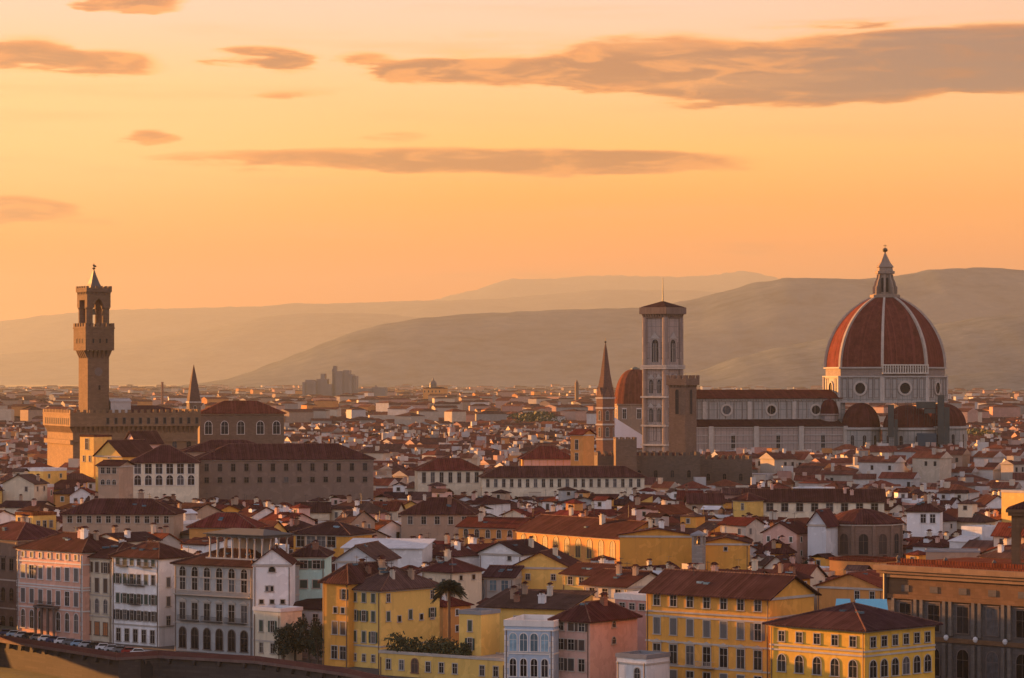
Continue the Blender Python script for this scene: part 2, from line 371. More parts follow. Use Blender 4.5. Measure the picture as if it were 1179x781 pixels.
# --- roofs and house bodies in local coordinates (x along the front, y back, z up)
def gable_roof(b, x0, x1, y0, y1, z, h, ov=.6, t=.22, axis='x', hip=0.0):
    """ridge along axis; hip = how far the ridge ends are pulled in (0 = gable)"""
    if axis == 'y':
        c = MB(); gable_roof(c, y0, y1, x0, x1, z, h, ov, t, 'x', hip)
        b.mesh([(y, x, zz) for x, y, zz in c.v], [f[::-1] for f in c.f]); return
    half = (y1-y0)/2; s = h/half; ym = (y0+y1)/2
    ze = z-s*ov; xa, xb = x0-ov, x1+ov; ya, yb = y0-ov, y1+ov
    ha = hip*1.0
    r0, r1 = (x0+ha, x1-ha) if hip else (xa, xb)
    if r0 > r1: r0 = r1 = (x0+x1)/2
    top = [(xa, ya, ze+t), (xb, ya, ze+t), (xb, yb, ze+t), (xa, yb, ze+t), (r0, ym, z+h+t), (r1, ym, z+h+t)]
    bot = [(x, y, zz-t) for x, y, zz in top]
    fs = [(0, 1, 5, 4), (2, 3, 4, 5), (6, 10, 11, 7), (8, 11, 10, 9), (6, 7, 1, 0), (8, 9, 3, 2)]
    if hip: fs += [(1, 2, 5), (3, 0, 4), (7, 11, 8), (9, 10, 6), (7, 8, 2, 1), (9, 6, 0, 3)]
    else: fs += [(7, 11, 5, 1), (11, 8, 2, 5), (10, 6, 0, 4), (9, 10, 4, 3)]
    b.mesh(top+bot, fs)
def shed_roof(b, x0, x1, y0, y1, z, h, ov=.5, t=.22):
    """single slope rising to the back"""
    s = h/(y1-y0); ya, yb = y0-ov, y1+ov; za, zb = z-s*ov, z+h+s*ov
    p = [(x0-ov, ya, za), (x1+ov, ya, za), (x1+ov, yb, zb), (x0-ov, yb, zb)]
    b.mesh([(x, y, q+t) for x, y, q in p]+p, [(0, 1, 2, 3), (7, 6, 5, 4), (4, 5, 1, 0), (5, 6, 2, 1), (6, 7, 3, 2), (7, 4, 0, 3)])
def body(b, x0, x1, y0, y1, z0, z, kind, h, axis='x'):
    b.box(x0, x1, y0, y1, z0, z+.02)
    if kind == 'gable':
        if axis == 'x':
            for x in (x0+.001, x1-.001): b.face([(x, y0, z+.02), (x, y1, z+.02), (x, (y0+y1)/2, z+h+.08)])
        else:
            for y in (y0+.001, y1-.001): b.face([(x0, y, z+.02), (x1, y, z+.02), ((x0+x1)/2, y, z+h+.08)])
    if kind == 'shed':
        for x in (x0+.001, x1-.001): b.face([(x, y0, z+.02), (x, y1, z+.02), (x, y1, z+h+.08)])
        b.face([(x0, y1-.001, z), (x1, y1-.001, z), (x1, y1-.001, z+h+.08), (x0, y1-.001, z+h+.08)])
    if kind == 'flat':
        pass
CHIM = {}
def chimney(parent, x, y, z, v=0, s=1.0):
    if v not in CHIM:
        r = random.Random(v); b = MB(); w = r.uniform(.35, .6); d = r.uniform(.3, .5); hh = r.uniform(1.0, 1.9)
        b.box(-w, w, -d, d, -1.6, hh, 0); b.box(-w-.12, w+.12, -d-.12, d+.12, hh+.002, hh+.14, 0)
        for k in range(2): b.box(-w*.8+k*w*.9, -w*.8+k*w*.9+.5*w, -d*.6, d*.6, hh+.142, hh+.5, 0)
        b.extr([(-w-.15, hh+.502), (w+.15, hh+.502), (0, hh+.85)], -d-.1, d+.1, 1)
        CHIM[v] = b.data('chimney', [[W['white'], W['beige'], ST['brick'], W['pink'], W['tan'], W['cream']][v % 6], RB])
    o = link('chimney', CHIM[v], parent, (x, y, z)); o.scale = (s, s, s); return o
ANT = []
def antenna(parent, x, y, z):
    if not ANT:
        b = MB(); b.tube((0, 0, -.5), (0, 0, 2.8), .05); b.tube((-.7, 0, 2.5), (.7, 0, 2.5), .04)
        for k in range(5): b.tube((-.6+.3*k, -.35, 2.5), (-.6+.3*k, .35, 2.5), .03, n=4)
        ANT.append(b.data('antenna', METAL))
    return link('antenna', ANT[0], parent, (x, y, z), rnd.uniform(0, 3))
def roof_z(kind, h, axis, x, y, w, d, z):
    if kind == 'shed': return z+h*y/d
    if kind in ('flat',): return z+.3
    f = 1-abs(2*y/d-1) if axis == 'x' else 1-abs(2*x/w-1)
    if kind == 'hip':
        e = min(x, w-x, y, d-y)/(min(w, d)/2); f = max(0, min(1, e))
    return z+h*f

FOOT = []      # footprints: centre, half axes, yaw
VIS = []       # (px0, px1, Y, lowest visible row) of the buildings placed by hand
ANCH = []      # (short name, px, py) to describe neighbours by
def foot(x, y, hw, hd, a): FOOT.append((x, y, hw, hd, a))
def overlap(A, B, m=.3):
    ax, ay, aw, ad, aa = A; bx, by, bw, bd, ba = B
    if (ax-bx)**2+(ay-by)**2 > (math.hypot(aw, ad)+math.hypot(bw, bd))**2: return False
    for t in (aa, aa+math.pi/2, ba, ba+math.pi/2):
        c, s = math.cos(t), math.sin(t); dist = abs((bx-ax)*c+(by-ay)*s)
        ra = aw*abs(math.cos(t-aa))+ad*abs(math.sin(t-aa)); rb = bw*abs(math.cos(t-ba))+bd*abs(math.sin(t-ba))
        if dist > ra+rb-m: return False
    return True
def front_width(pxL, pxR, Y, a):
    x0 = (pxL-CX)/F*Y; k = (pxR-CX)/F
    return (k*Y-x0)/(math.cos(a)-k*math.sin(a))

def bld(name, label, cat, pxL, pxR, Y, yaw, eave, depth=12, wall=None, roof=('hip', 2.5, 'x'), rm=None, front=(), right=(), left=(), bands=(), bandm=None,
        vis=None, group=None, chim=0, z0=-1.0, ov=.7, short=None, hipin=None, quoins=False, eavebox=True):
    """a building by its front corners' columns, distance, yaw and eave row; rows of windows: (row or z, n, w, h, style, opts)"""
    a = R(yaw); A = P(pxL, Y); w = front_width(pxL, pxR, Y, a); z = zp(eave, Y)
    wall = wall or W['cream']; rm = rm or RB
    root = thing(name, label, cat, (A[0], A[1], 0), a, group)
    kind, h, axis = roof
    b = MB(); body(b, 0, w, 0, depth, z0, z, kind, h, axis); wo = b.build('wall', wall, root)
    r = MB(); ro = None
    if kind in ('hip', 'gable'):
        m = min(w, depth)/2
        gable_roof(r, 0, w, 0, depth, z, h, ov, .22, axis, (hipin if hipin is not None else m) if kind == 'hip' else 0)
    elif kind == 'shed': shed_roof(r, 0, w, 0, depth, z, h, ov)
    else:
        r.box(-.15, w+.15, -.15, depth+.15, z+.022, z+.25)
        for q in ((-.15, w+.15, -.15, .15), (-.15, w+.15, depth-.15, depth+.15), (-.15, .15, .152, depth-.152), (w-.15, w+.15, .152, depth-.152)): r.box(q[0], q[1], q[2], q[3], z+.252, z+.25+h)
    if kind in ('hip', 'gable') and Y < 1200:      # ridge and hip tiles
        q0, q1, c0, c1 = (0, w, 0, depth) if axis == 'x' else (0, depth, 0, w)
        hp = min((hipin if hipin is not None else m), (q1-q0)/2) if kind == 'hip' else 0; cm = c1/2; s_ = h/(c1/2); sw = (lambda p: p) if axis == 'x' else (lambda p: (p[1], p[0], p[2]))
        ra, rb = (sw((q0+hp if hp else -ov, cm, z+h+.24)), sw((q1-hp if hp else q1+ov, cm, z+h+.24)))
        if abs(ra[0]-rb[0])+abs(ra[1]-rb[1]) > .3: r.tube(ra, rb, .17, n=5, m=1)
        if hp:
            for (qx, rr_) in ((q0-ov, ra), (q1+ov, rb)):
                for cx_ in (c0-ov, c1+ov): r.tube(sw((qx, cx_, z-s_*ov+.24)), rr_, .14, n=5, m=1)
    ro = r.build('roof', [rm, RIDGE] if kind in ('hip', 'gable') and Y < 1200 else rm, root)
    if kind in ('hip', 'gable') and eavebox:
        e = MB(); e.box(-.25, w+.25, -.25, -.003, z-.55, z-.12); e.box(w+.003, w+.25, -.002, depth, z-.55, z-.12); e.box(-.25, -.003, -.002, depth, z-.55, z-.12)
        e.build('cornice', bandm or TRIM, root)
    for bz in bands:
        zz = bz if bz < 60 else zp(bz, Y)
        e = MB(); e.box(-.14, w+.14, -.14, -.003, zz-.15, zz+.15); e.box(w+.003, w+.14, -.002, depth, zz-.15, zz+.15); e.box(-.14, -.003, -.002, depth, zz-.15, zz+.15)
        e.build('string_course', bandm or TRIM, root)
    if quoins:
        e = MB()
        for k in range(int((z-.7)/1.0)):
            e.box(-.06, .5+.25*(k % 2), -.06, -.003, k*1.0, k*1.0+.9); e.box(w-.5-.25*(k % 2), w+.06, -.06, -.003, k*1.0, k*1.0+.9)
        e.build('quoin', TRIMW if quoins == 'w' else TRIM, root)
    def rows(lst, L, fn):
        for row in lst:
            q, n, ww, hh, sty = row[:5]; op = row[5] if len(row) > 5 else {}
            zz = (q if q < 60 else zp(q, Y))-hh/2
            m0, m1 = op.get('m', (.6, .6)); skip = op.get('skip', ())
            for i in range(n):
                if i in skip: continue
                fn(m0+(i+.5)*(L-m0-m1)/n, zz, ww, hh, sty, op)
    def mk(f):
        def g(u, zz, ww, hh, sty, op):
            x, y, rz = f(u)
            if zz+hh > z-.6: hh = max(.5, z-.6-zz)
            q_ = rnd.random()
            if sty == 'shut': sty = 'shut' if q_ < .62 else 'closed' if q_ < .85 else 'plain'
            elif sty == 'closed': sty = 'closed' if q_ < .75 else 'shut' if q_ < .9 else 'plain'
            window(root, x, y, zz, rz, sty, ww, hh, op.get('fm'), op.get('pm'), op.get('sm'))
        return g
    rows(front, w, mk(lambda u: (u, 0, 0)))
    rows(right, depth, mk(lambda u: (w, u, R(90))))
    rows(left, depth, mk(lambda u: (0, depth-u, R(-90))))
    if Y < 700 and front and w > 6:
        for x in (.35, w-.35):
            p_ = MB(); p_.tube((x, -.14, 0), (x, -.14, z-.7), .09, n=6); p_.build('drainpipe', S_PIPE, root)
    if kind in ('hip', 'gable') and Y < 800:
        for k in range(rnd.choice((1, 2, 2, 3))):
            q_ = MB(); q_.box(-.5, .5, -.6, .6, -.25, .12); x = rnd.uniform(.25, .75)*w; y = rnd.uniform(.22, .36)*depth; q_.build('skylight', PANEB, ro, (x, y, roof_z(kind, h, axis, x, y, w, depth, z)+.2))
    for i in range(chim):
        x = rnd.uniform(.15, .85)*w; y = rnd.uniform(.2, .8)*depth
        chimney(ro, x, y, roof_z(kind, h, axis, x, y, w, depth, z), rnd.randrange(12), rnd.uniform(.9, 1.25))
    for k in range((1 if chim else 0)+(chim > 2)): antenna(ro, w*rnd.uniform(.25, .75), depth*rnd.uniform(.3, .6), z+h*.6)
    c, s = math.cos(a), math.sin(a)
    mx, my = A[0]+c*w/2-s*depth/2, A[1]+s*w/2+c*depth/2
    foot(mx, my, w/2, depth/2, a)
    # columns the building spans in the picture
    cs = [(A[0]+c*u-s*v, A[1]+s*u+c*v) for u in (0, w) for v in (0, depth)]
    ps = [to_px(*q) for q in cs]
    if vis: VIS.append((min(ps), max(ps), Y, vis))
    if short: ANCH.append((short, (min(ps)+max(ps))/2, eave+8))
    root['_w'] = w; root['_d'] = depth; root['_z'] = z
    return root, wo, ro, w, z

# ------------------------------------------------------------------ the setting: ground, river, street, hills, haze
EDGE = [(-10800, 6190), (-1200, 1260), (-500, 890), (-250, 742), (-109, 645), (-77, 601), (-70, 606), (-49, 594), (-30, 569), (-13.7, 535), (40, 505), (120, 480), (300, 440), (1200, 380), (10800, 300)]
def ground_mat():
    m, N, b = base_mat('city_ground'); co = coords(N)
    col = N.ramp(N.noise(co, .012, 6, .65), [(.3, (.06, .05, .04)), (.5, (.10, .075, .055)), (.62, (.07, .075, .04)), (.8, (.13, .10, .08))])
    N.put(b.inputs['Base Color'], col); b.inputs['Roughness'].default_value = .95; return m
def grass_mat(name, c, sc_=.2):
    m, N, b = base_mat(name); co = coords(N)
    col = N.ramp(N.noise(co, sc_, 6, .7), [(.3, tuple(k*.5 for k in c)), (.55, c), (.75, tuple(k*1.4 for k in c))])
    N.put(b.inputs['Base Color'], col); b.inputs['Roughness'].default_value = .95; return m
g = MB(); g.face([(x, y, 0) for x, y in EDGE]+[(10800, 60000, 0), (-10800, 60000, 0)])
tag(g.build('ground', ground_mat()), kind='structure')
h = MB(); rows = [(-350, 53.2), (4, 53.2), (30, 50), (110, 34), (220, 14), (330, 0), (400, -8.5)]
xs = [-900, -300, -100, 0, 100, 300, 900]
h.mesh([(x, y, z) for y, z in rows for x in xs], [(j*7+i, j*7+i+1, j*7+i+8, j*7+i+7) for j in range(len(rows)-1) for i in range(6)])
tag(h.build('hillside', grass_mat('hillside_grass', (.06, .07, .03), .05)), kind='structure')
wm, N, b = base_mat('river_water'); b.inputs['Base Color'].default_value = (.05, .05, .03, 1); b.inputs['Roughness'].default_value = .12
bp = N.n('ShaderNodeBump'); bp.inputs['Strength'].default_value = .25; N.put(bp.inputs['Height'], N.noise(N.scale(coords(N), (.15, .5, 1)), 1, 3)); N.t.links.new(bp.outputs[0], b.inputs['Normal'])
r = MB(); r.face([(x, y+4, -7.0) for x, y in EDGE]+[(10800, 270, -7), (-10800, 300, -7)]); tag(r.build('river', wm), kind='structure')
def strip(edge, d0, d1, z, i0=0, i1=None):
    """quads parallel to an edge, offset into the town by d0..d1"""
    pts = edge[i0:i1]; out = []
    for k, p in enumerate(pts):
        q0 = Vector(pts[max(0, k-1)]); q1 = Vector(pts[min(len(pts)-1, k+1)]); t = (q1-q0).normalized(); n = Vector((-t.y, t.x))
        out.append((Vector(p)+n*d0, Vector(p)+n*d1))
    m = MB()
    for (a, b_), (c, d) in zip(out, out[1:]): m.face([(a.x, a.y, z), (c.x, c.y, z), (d.x, d.y, z), (b_.x, b_.y, z)])
    return m, out
ED = EDGE[2:-2]
m, _ = strip(ED, 2.2, 9.5, .004); tag(m.build('street', plain('asphalt', (.055, .052, .05), .85)), kind='structure')
m = MB()
for d0, d1 in ((.45, 2.2), (9.5, 12)):
    _, o = strip(ED, d0, d1, 0)
    for (a, b_), (c, d) in zip(o, o[1:]):
        m.mesh([(a.x, a.y, 0.0), (c.x, c.y, 0.0), (d.x, d.y, 0.0), (b_.x, b_.y, 0.0), (a.x, a.y, .13), (c.x, c.y, .13), (d.x, d.y, .13), (b_.x, b_.y, .13)], [(4, 5, 6, 7), (0, 1, 5, 4), (2, 3, 7, 6)])
tag(m.build('pavement', plain('paving_stone', (.20, .18, .16), .85)), kind='structure')
m, _ = strip(ED, -6.5, -1.2, -5.6); _, o = strip(ED, -12, -6.5, 0)
for (a, b_), (c, d) in zip(o, o[1:]): m.face([(a.x, a.y, -7.3), (c.x, c.y, -7.3), (d.x, d.y, -5.6), (b_.x, b_.y, -5.6)])
tag(m.build('riverbank', grass_mat('bank_grass', (.075, .068, .018), .3)), kind='structure')
# the quay wall: battered stone face, projecting walkway on corbels, parapet
qw = thing('quay_wall', 'long stone embankment wall with reddish parapet above the river', 'embankment wall', (-77, 601, 0))
def wall_strip(d0, d1, z0, z1, e=ED):
    _, o = strip(e, d0, d1, 0); m = MB()
    for (a, b_), (c, d) in zip(o, o[1:]):
        q = [(a, z0), (c, z0), (d, z0), (b_, z0), (a, z1), (c, z1), (d, z1), (b_, z1)]
        m.mesh([(p.x+77, p.y-601, z) for p, z in q], [(4, 5, 6, 7), (0, 1, 5, 4), (2, 3, 7, 6), (3, 0, 4, 7), (1, 2, 6, 5)])
    return m
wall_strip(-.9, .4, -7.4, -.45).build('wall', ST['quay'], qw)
wall_strip(-1.6, .42, -.447, .12).build('walkway', plaster('walkway_stone', (.16, .10, .085)), qw)
wall_strip(-1.55, -1.15, .122, 1.05).build('parapet', stone('parapet_brick', (.17, .065, .055), .8, .3), qw)
m = MB(); m.extr([(-.35, -.452), (.35, -.452), (.25, -1.0), (.0, -1.5), (-.25, -1.0)], -.75, .1); cd = m.data('corbel', ST['quay'])
for (x0, y0), (x1, y1) in zip(ED[2:6], ED[3:7]):
    L = math.hypot(x1-x0, y1-y0); n = int(L/5.2)
    for k in range(n):
        t = (k+.5)/n; an = math.atan2(y1-y0, x1-x0); nx, ny = math.sin(an), -math.cos(an)
        if x0+(x1-x0)*t < -135: continue
        link('corbel', cd, qw, (x0+(x1-x0)*t+nx*.9+77, y0+(y1-y0)*t+ny*.9-601, 0), an)
m = MB(); m.box(-2.2, 2.2, -.3, .2, -6.2, -2.0); m.extr([(-2.2, -1.998), (2.2, -1.998), (1.5, -.9), (0, -.5), (-1.5, -.9)], -.3, .2)
m.build('archway', VOID, qw, (3.5, 3.5-1.2, 0), R(20))

def hill(name, Y, crest, run, col, seed, pat=.0022):
    rr = random.Random(seed); nx, ny = 170, 14
    from mathutils import noise as mn
    xs = [crest[0][0]+(crest[-1][0]-crest[0][0])*i/nx for i in range(nx+1)]
    def cz(px):
        for (a, b_), (c, d) in zip(crest, crest[1:]):
            if a <= px <= c:
                t = (px-a)/(c-a); t2 = t*t*(3-2*t); t = .5*t+.5*t2
                return b_+(d-b_)*t
        return crest[-1][1]
    vs = []
    for j in range(ny+1):
        t = j/ny*1.35
        for px in xs:
            zc = max(2, zp(cz(px), Y)); y = Y-run*(1-t)
            x = (px-CX)/F*Y
            prof = math.sin(min(t, 1)*math.pi/2)**1.25 if t <= 1 else 1-(t-1)*1.6
            n1 = mn.fractal(Vector((x*.0006, y*.0006, seed)), 1.0, 2.1, 5); n2 = mn.fractal(Vector((x*.008, y*.008, seed+9)), 1, 2, 4)
            z = zc*prof*(1+.22*n1*(1-abs(2*min(t, 1)-1)) )+zc*.012*n2*(t > .02)-3*(1-min(1, t*8))
            vs.append((x, y, z))
    k = nx+1
    b_ = MB(); b_.mesh(vs, [(j*k+i, j*k+i+1, (j+1)*k+i+1, (j+1)*k+i) for j in range(ny) for i in range(nx)])
    m, N, bs = base_mat(name+'_cover'); co = coords(N)
    f = N.noise(co, pat, 8, .68); f2 = N.noise(co, pat*4, 5, .7)
    c = N.ramp(N.m('ADD', N.m('MULTIPLY', f, .65), N.m('MULTIPLY', f2, .35)), [(.36, tuple(q*.6 for q in col)), (.5, col), (.60, (col[0]*1.3, col[1]*1.2, col[2]*1.15)), (.70, (col[0]*1.9, col[1]*1.7, col[2]*1.5))])
    N.put(bs.inputs['Base Color'], c); bs.inputs['Roughness'].default_value = 1; bs.inputs['Specular IOR Level'].default_value = 0
    o = b_.build('hills', m)
    o.data.polygons.foreach_set('use_smooth', [True]*len(o.data.polygons))
    tag(o, kind='structure')
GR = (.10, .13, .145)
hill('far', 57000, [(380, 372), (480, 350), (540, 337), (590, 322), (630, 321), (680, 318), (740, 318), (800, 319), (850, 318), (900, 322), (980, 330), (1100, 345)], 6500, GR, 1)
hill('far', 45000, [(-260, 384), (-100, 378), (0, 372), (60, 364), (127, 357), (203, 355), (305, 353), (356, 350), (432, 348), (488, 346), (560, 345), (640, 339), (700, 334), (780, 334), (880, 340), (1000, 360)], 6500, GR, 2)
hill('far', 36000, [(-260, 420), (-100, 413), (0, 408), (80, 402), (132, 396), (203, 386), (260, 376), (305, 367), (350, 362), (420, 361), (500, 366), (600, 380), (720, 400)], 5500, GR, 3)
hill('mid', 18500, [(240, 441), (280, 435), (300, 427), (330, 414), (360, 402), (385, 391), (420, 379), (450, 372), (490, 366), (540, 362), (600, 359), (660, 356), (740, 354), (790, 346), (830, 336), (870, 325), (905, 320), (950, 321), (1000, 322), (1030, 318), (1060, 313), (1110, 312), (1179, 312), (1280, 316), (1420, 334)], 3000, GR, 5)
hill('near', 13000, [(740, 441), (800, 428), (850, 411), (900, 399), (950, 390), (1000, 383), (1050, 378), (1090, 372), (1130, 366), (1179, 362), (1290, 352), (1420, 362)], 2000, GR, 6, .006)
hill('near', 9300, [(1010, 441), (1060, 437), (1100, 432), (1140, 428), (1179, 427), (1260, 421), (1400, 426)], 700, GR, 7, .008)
def haze():
    m = bpy.data.materials.new('haze_air'); m.use_nodes = True; t = m.node_tree; t.nodes.clear()
    v = t.nodes.new('ShaderNodeVolumePrincipled'); o = t.nodes.new('ShaderNodeOutputMaterial'); t.links.new(v.outputs[0], o.inputs['Volume'])
    v.inputs['Color'].default_value = (.37, .42, .455, 1); v.inputs['Density'].default_value = HAZE; v.inputs['Anisotropy'].default_value = .25
    b_ = MB(); b_.box(-11000, 11000, -420, 61000, -9, 2080); o_ = b_.build('haze', m); tag(o_, kind='stuff')
haze()
# ------------------------------------------------------------------ landmarks
def crenels(parent, mat, x0, x1, y0, y1, z, w=1.0, gap=.9, h=1.3, t=.5):
    """one notched parapet wall per side"""
    for (ax, ay, L, rz) in ((x0-t/2, y0, x1-x0+t, 0), (x0-t/2, y1, x1-x0+t, 0), (x0, y0+t/2+.002, y1-y0-t-.004, 90), (x1, y0+t/2+.002, y1-y0-t-.004, 90)):
        n = max(2, int((L+gap)/(w+gap))); st = (L-w)/(n-1); p = [(0, 0)]
        for k in range(n):
            p += [(k*st, .3), (k*st, h), (k*st+w, h), (k*st+w, .3)] if k else [(0, h), (w, h), (w, .3)]
        p[-1:] = [(L, 0)]; b = MB(); b.extr(p[::-1], -t/2, t/2); b.build('battlement', mat, parent, (ax, ay, z), R(rz))
def ring_arches(b, x0, x1, y0, y1, z0, z1, n, out, m=None):
    """corbel table: little brackets under a projecting gallery"""
    for side in range(4):
        L = (x1-x0) if side < 2 else (y1-y0); k = max(2, int(n*L/max(x1-x0, y1-y0)))
        for i in range(k):
            c = (i+.5)*L/k; q = L/k*.22
            if side == 0: b.mesh([(x0+c-q, y0, z0), (x0+c+q, y0, z0), (x0+c+q, y0, z1), (x0+c-q, y0, z1), (x0+c-q, y0-out, z1), (x0+c+q, y0-out, z1)], [(0, 1, 5, 4), (0, 4, 3), (1, 2, 5)], m)
            if side == 2: b.mesh([(x0, y0+c+q, z0), (x0, y0+c-q, z0), (x0, y0+c-q, z1), (x0, y0+c+q, z1), (x0-out, y0+c+q, z1), (x0-out, y0+c-q, z1)], [(0, 1, 5, 4), (0, 4, 3), (1, 2, 5)], m)
            if side == 3: b.mesh([(x1, y0+c-q, z0), (x1, y0+c+q, z0), (x1, y0+c+q, z1), (x1, y0+c-q, z1), (x1+out, y0+c-q, z1), (x1+out, y0+c+q, z1)], [(0, 1, 5, 4), (0, 4, 3), (1, 2, 5)], m)

# --- the town hall: fortress block with projecting gallery, tall clock tower
def town_hall():
    TS = stone('fortress_stone', (.25, .15, .085), 1.3, .5)
    Y, a = 1050, R(22); A = P(84, Y); zt = zp(474, Y)
    root = thing('town_hall', 'fortress-like brown stone palace with battlements, its narrow left face glowing orange', 'palace', (A[0], A[1], 0), a)
    Wd, Dp = 44, 38
    b = MB(); b.box(0, Wd, 0, Dp, -1, zt-7.5); b.build('wall', TS, root)
    g = MB(); e = 1.3; g.box(-e, Wd+e, -e, Dp+e, zt-5.2, zt-1.1); ring_arches(g, 0, Wd, 0, Dp, zt-7.6, zt-5.25, 26, e); g.box(.01, Wd-.01, .01, Dp-.01, zt-7.49, zt-5.21)
    g.box(-e-.15, Wd+e+.15, -e-.15, Dp+e+.15, zt-1.097, zt-.8)
    gl = g.build('gallery', TS, root)
    crenels(root, TS, -e+.3, Wd+e-.3, -e+.3, Dp+e-.3, zt-.797, 1.2, 1.0, 1.4, .6)
    for k in range(13): simple_window(root, -e*0-e, 1.5+k*2.8, zt-4.4, R(-90), .8, 1.9, ST['dark'], VOID)
    for k in range(12): simple_window(root, 12+k*2.9, -e, zt-4.3, 0, .9, 2.0, ST['dark'], VOID)
    for k in range(8): window(root, 5+k*5.2, 0, zt-13.5, 0, 'arch', 1.5, 3.0, ST['pietra'])
    m = MB(); m.box(-1.1, 0, -.5, Dp+.5, zt-11.4, zt-9.9); m.box(-.5, Wd, -.5, -.003, zt-10.6, zt-9.9); m.build('string_course', TS, root)
    r = MB(); gable_roof(r, 6, Wd-2, 3, Dp-3, zt-.5, 2.2, .3, .2, 'x', 8); r.build('roof', RB, root)
    # tower in local frame at the left end of the front
    s = 8.0; tx, ty = 5.6, 1.6
    T = thing('clock_tower', 'tall slender brown stone tower with battlements, open belfry and lion weathervane', 'clock tower', (A[0]+math.cos(a)*tx-math.sin(a)*ty, A[1]+math.sin(a)*tx+math.cos(a)*ty, 0), R(31))
    Yt = A[1]+2; z = lambda py: zp(py, Yt)
    st = stone('tower_sandstone', (.19, .115, .07), 1.2, .5); st2 = st
    b = MB(); b.box(0, s, 0, s, z(474)-9, z(404)); b.build('shaft', st2, T)
    g = MB(); e = 1.35; ring_arches(g, 0, s, 0, s, z(413), z(403.5), 5, e); g.box(-e, s+e, -e, s+e, z(403.5), z(378.5)); g.box(-e-.2, s+e+.2, -e-.2, s+e+.2, z(378.5)+.002, z(377)); g.build('gallery', st2, T)
    for k in range(3):
        simple_window(T, 1.5+k*2.5, -e, z(395), 0, .7, 1.5, st, VOID); simple_window(T, -e, 1.5+k*2.5, z(395), R(-90), .7, 1.5, st, VOID)
    crenels(T, st2, -e+.2, s+e-.2, -e+.2, s+e-.2, z(377)+.002, 1.05, .8, 1.5, .5)
    # belfry: four stout piers carrying pointed arches
    for x in (.9, s-.9):
        for y in (.9, s-.9):
            f = MB(); f.lathe([(1.5, z(377)), (1.5, z(375.6)), (1.25, z(375)), (1.25, z(356)), (1.5, z(355)), (1.5, z(354))], 14, x, y); f.build('pier', st, T)
    u = MB(); zz0, zz1 = z(353.9), z(337)
    hd = [(2.3, zz0), (2.5, zz0+1.2), (3.0, zz0+2.2), (s/2, zz0+3.2)]
    for y0 in (-.4, s-1.7):
        u.extr([(-.4, zz0), (-.4, zz1), (s/2, zz1)]+hd[::-1], y0, y0+2.1)
        u.extr([(s+.4, zz0), (s+.4, zz1), (s/2+.002, zz1), (s/2+.002, zz0+3.2)][::-1]+[], y0, y0+2.1) if False else u.extr([(s/2+.002, zz0+3.2), (s-3.0, zz0+2.2), (s-2.5, zz0+1.2), (s-2.3, zz0), (s+.4, zz0), (s+.4, zz1), (s/2+.002, zz1)], y0, y0+2.1)
    for x0 in (-.39, s-1.71): u.box(x0, x0+2.1, 1.702, s-1.702, zz0+2.6, zz1)
    u.box(-.39, s+.39, -.39, s+.39, zz1+.002, zz1+.4)
    u.build('belfry', st, T)
    b2 = MB(); b2.lathe([(.9, z(362)), (.85, z(361)), (.5, z(357)), (.3, z(355.5)), (.05, z(355))], 12, s/2, s/2); b2.build('bell', COPPER, T)
    g = MB(); e = .75; g.box(-e, s+e, -e, s+e, z(336), z(332.5)); ring_arches(g, -.4, s+.4, -.4, s+.4, z(339.5), z(336.1), 6, .34); g.build('crown', st2, T)
    crenels(T, st, -e+.2, s+e-.2, -e+.2, s+e-.2, z(332.5)+.002, .9, .7, 1.0, .4)
    p = MB(); p.lathe([(3.1, z(331)), (2.2, z(326)), (1.0, z(317)), (.35, z(311)), (.2, z(310))], 4, s/2, s/2, R(45)); p.build('spire', plain('lead_spire', (.10, .07, .055), .6), T)
    p = MB(); p.lathe([(.05, z(311)), (.12, z(309.8)), (.55, z(309)), (.6, z(308.3)), (.4, z(307.6)), (.08, z(307)), (.06, z(302))], 10, s/2, s/2)
    p.extr([(s/2-.1, z(306.6)), (s/2+.5, z(307)), (s/2+1.1, z(306.2)), (s/2+.7, z(305)), (s/2+.2, z(304.4)), (s/2+.5, z(303.6)), (s/2-.5, z(304))], s/2-.12, s/2+.12)
    p.build('weathervane', COPPER, T)
    window(T, s/2+.4, 0, z(449), 0, 'arch', .7, 1.6, st)
    ck = MB(); ck.lathe([(1.5, 0), (1.5, .12)], 20); o = ck.build('clock_face', TRIMD, T, (s/2, -.01, z(428))); o.rotation_euler = (R(90), 0, 0)
    # pale block on the roof by the tower
    w = MB(); w.box(s+.4, s+7.5, .5, 6, z(474)-3, z(462.5)); gable_roof(w, s+.4, s+7.5, .5, 6, z(462.5), .9, .3, .15, 'x', 0)
    rt = tag(w.build('roof_hut', plaster('hut_render', (.42, .37, .33)), None), 'pale grey hut on the palace roof at the foot of the tall tower', 'roof hut'); rt.location = T.location; rt.rotation_euler = (0, 0, a)
    c_, s_ = math.cos(a), math.sin(a); foot(A[0]+c_*Wd/2-s_*Dp/2, A[1]+s_*Wd/2+c_*Dp/2, Wd/2, Dp/2, a)
    VIS.append((50, 232, Y, 528)); ANCH.append(('the battlemented palace', 140, 500)); ANCH.append(('the tall clock tower', 106, 440))
town_hall()

def poly8(r, ph): return [(r*math.cos(ph+k*math.pi/4), r*math.sin(ph+k*math.pi/4)) for k in range(8)]
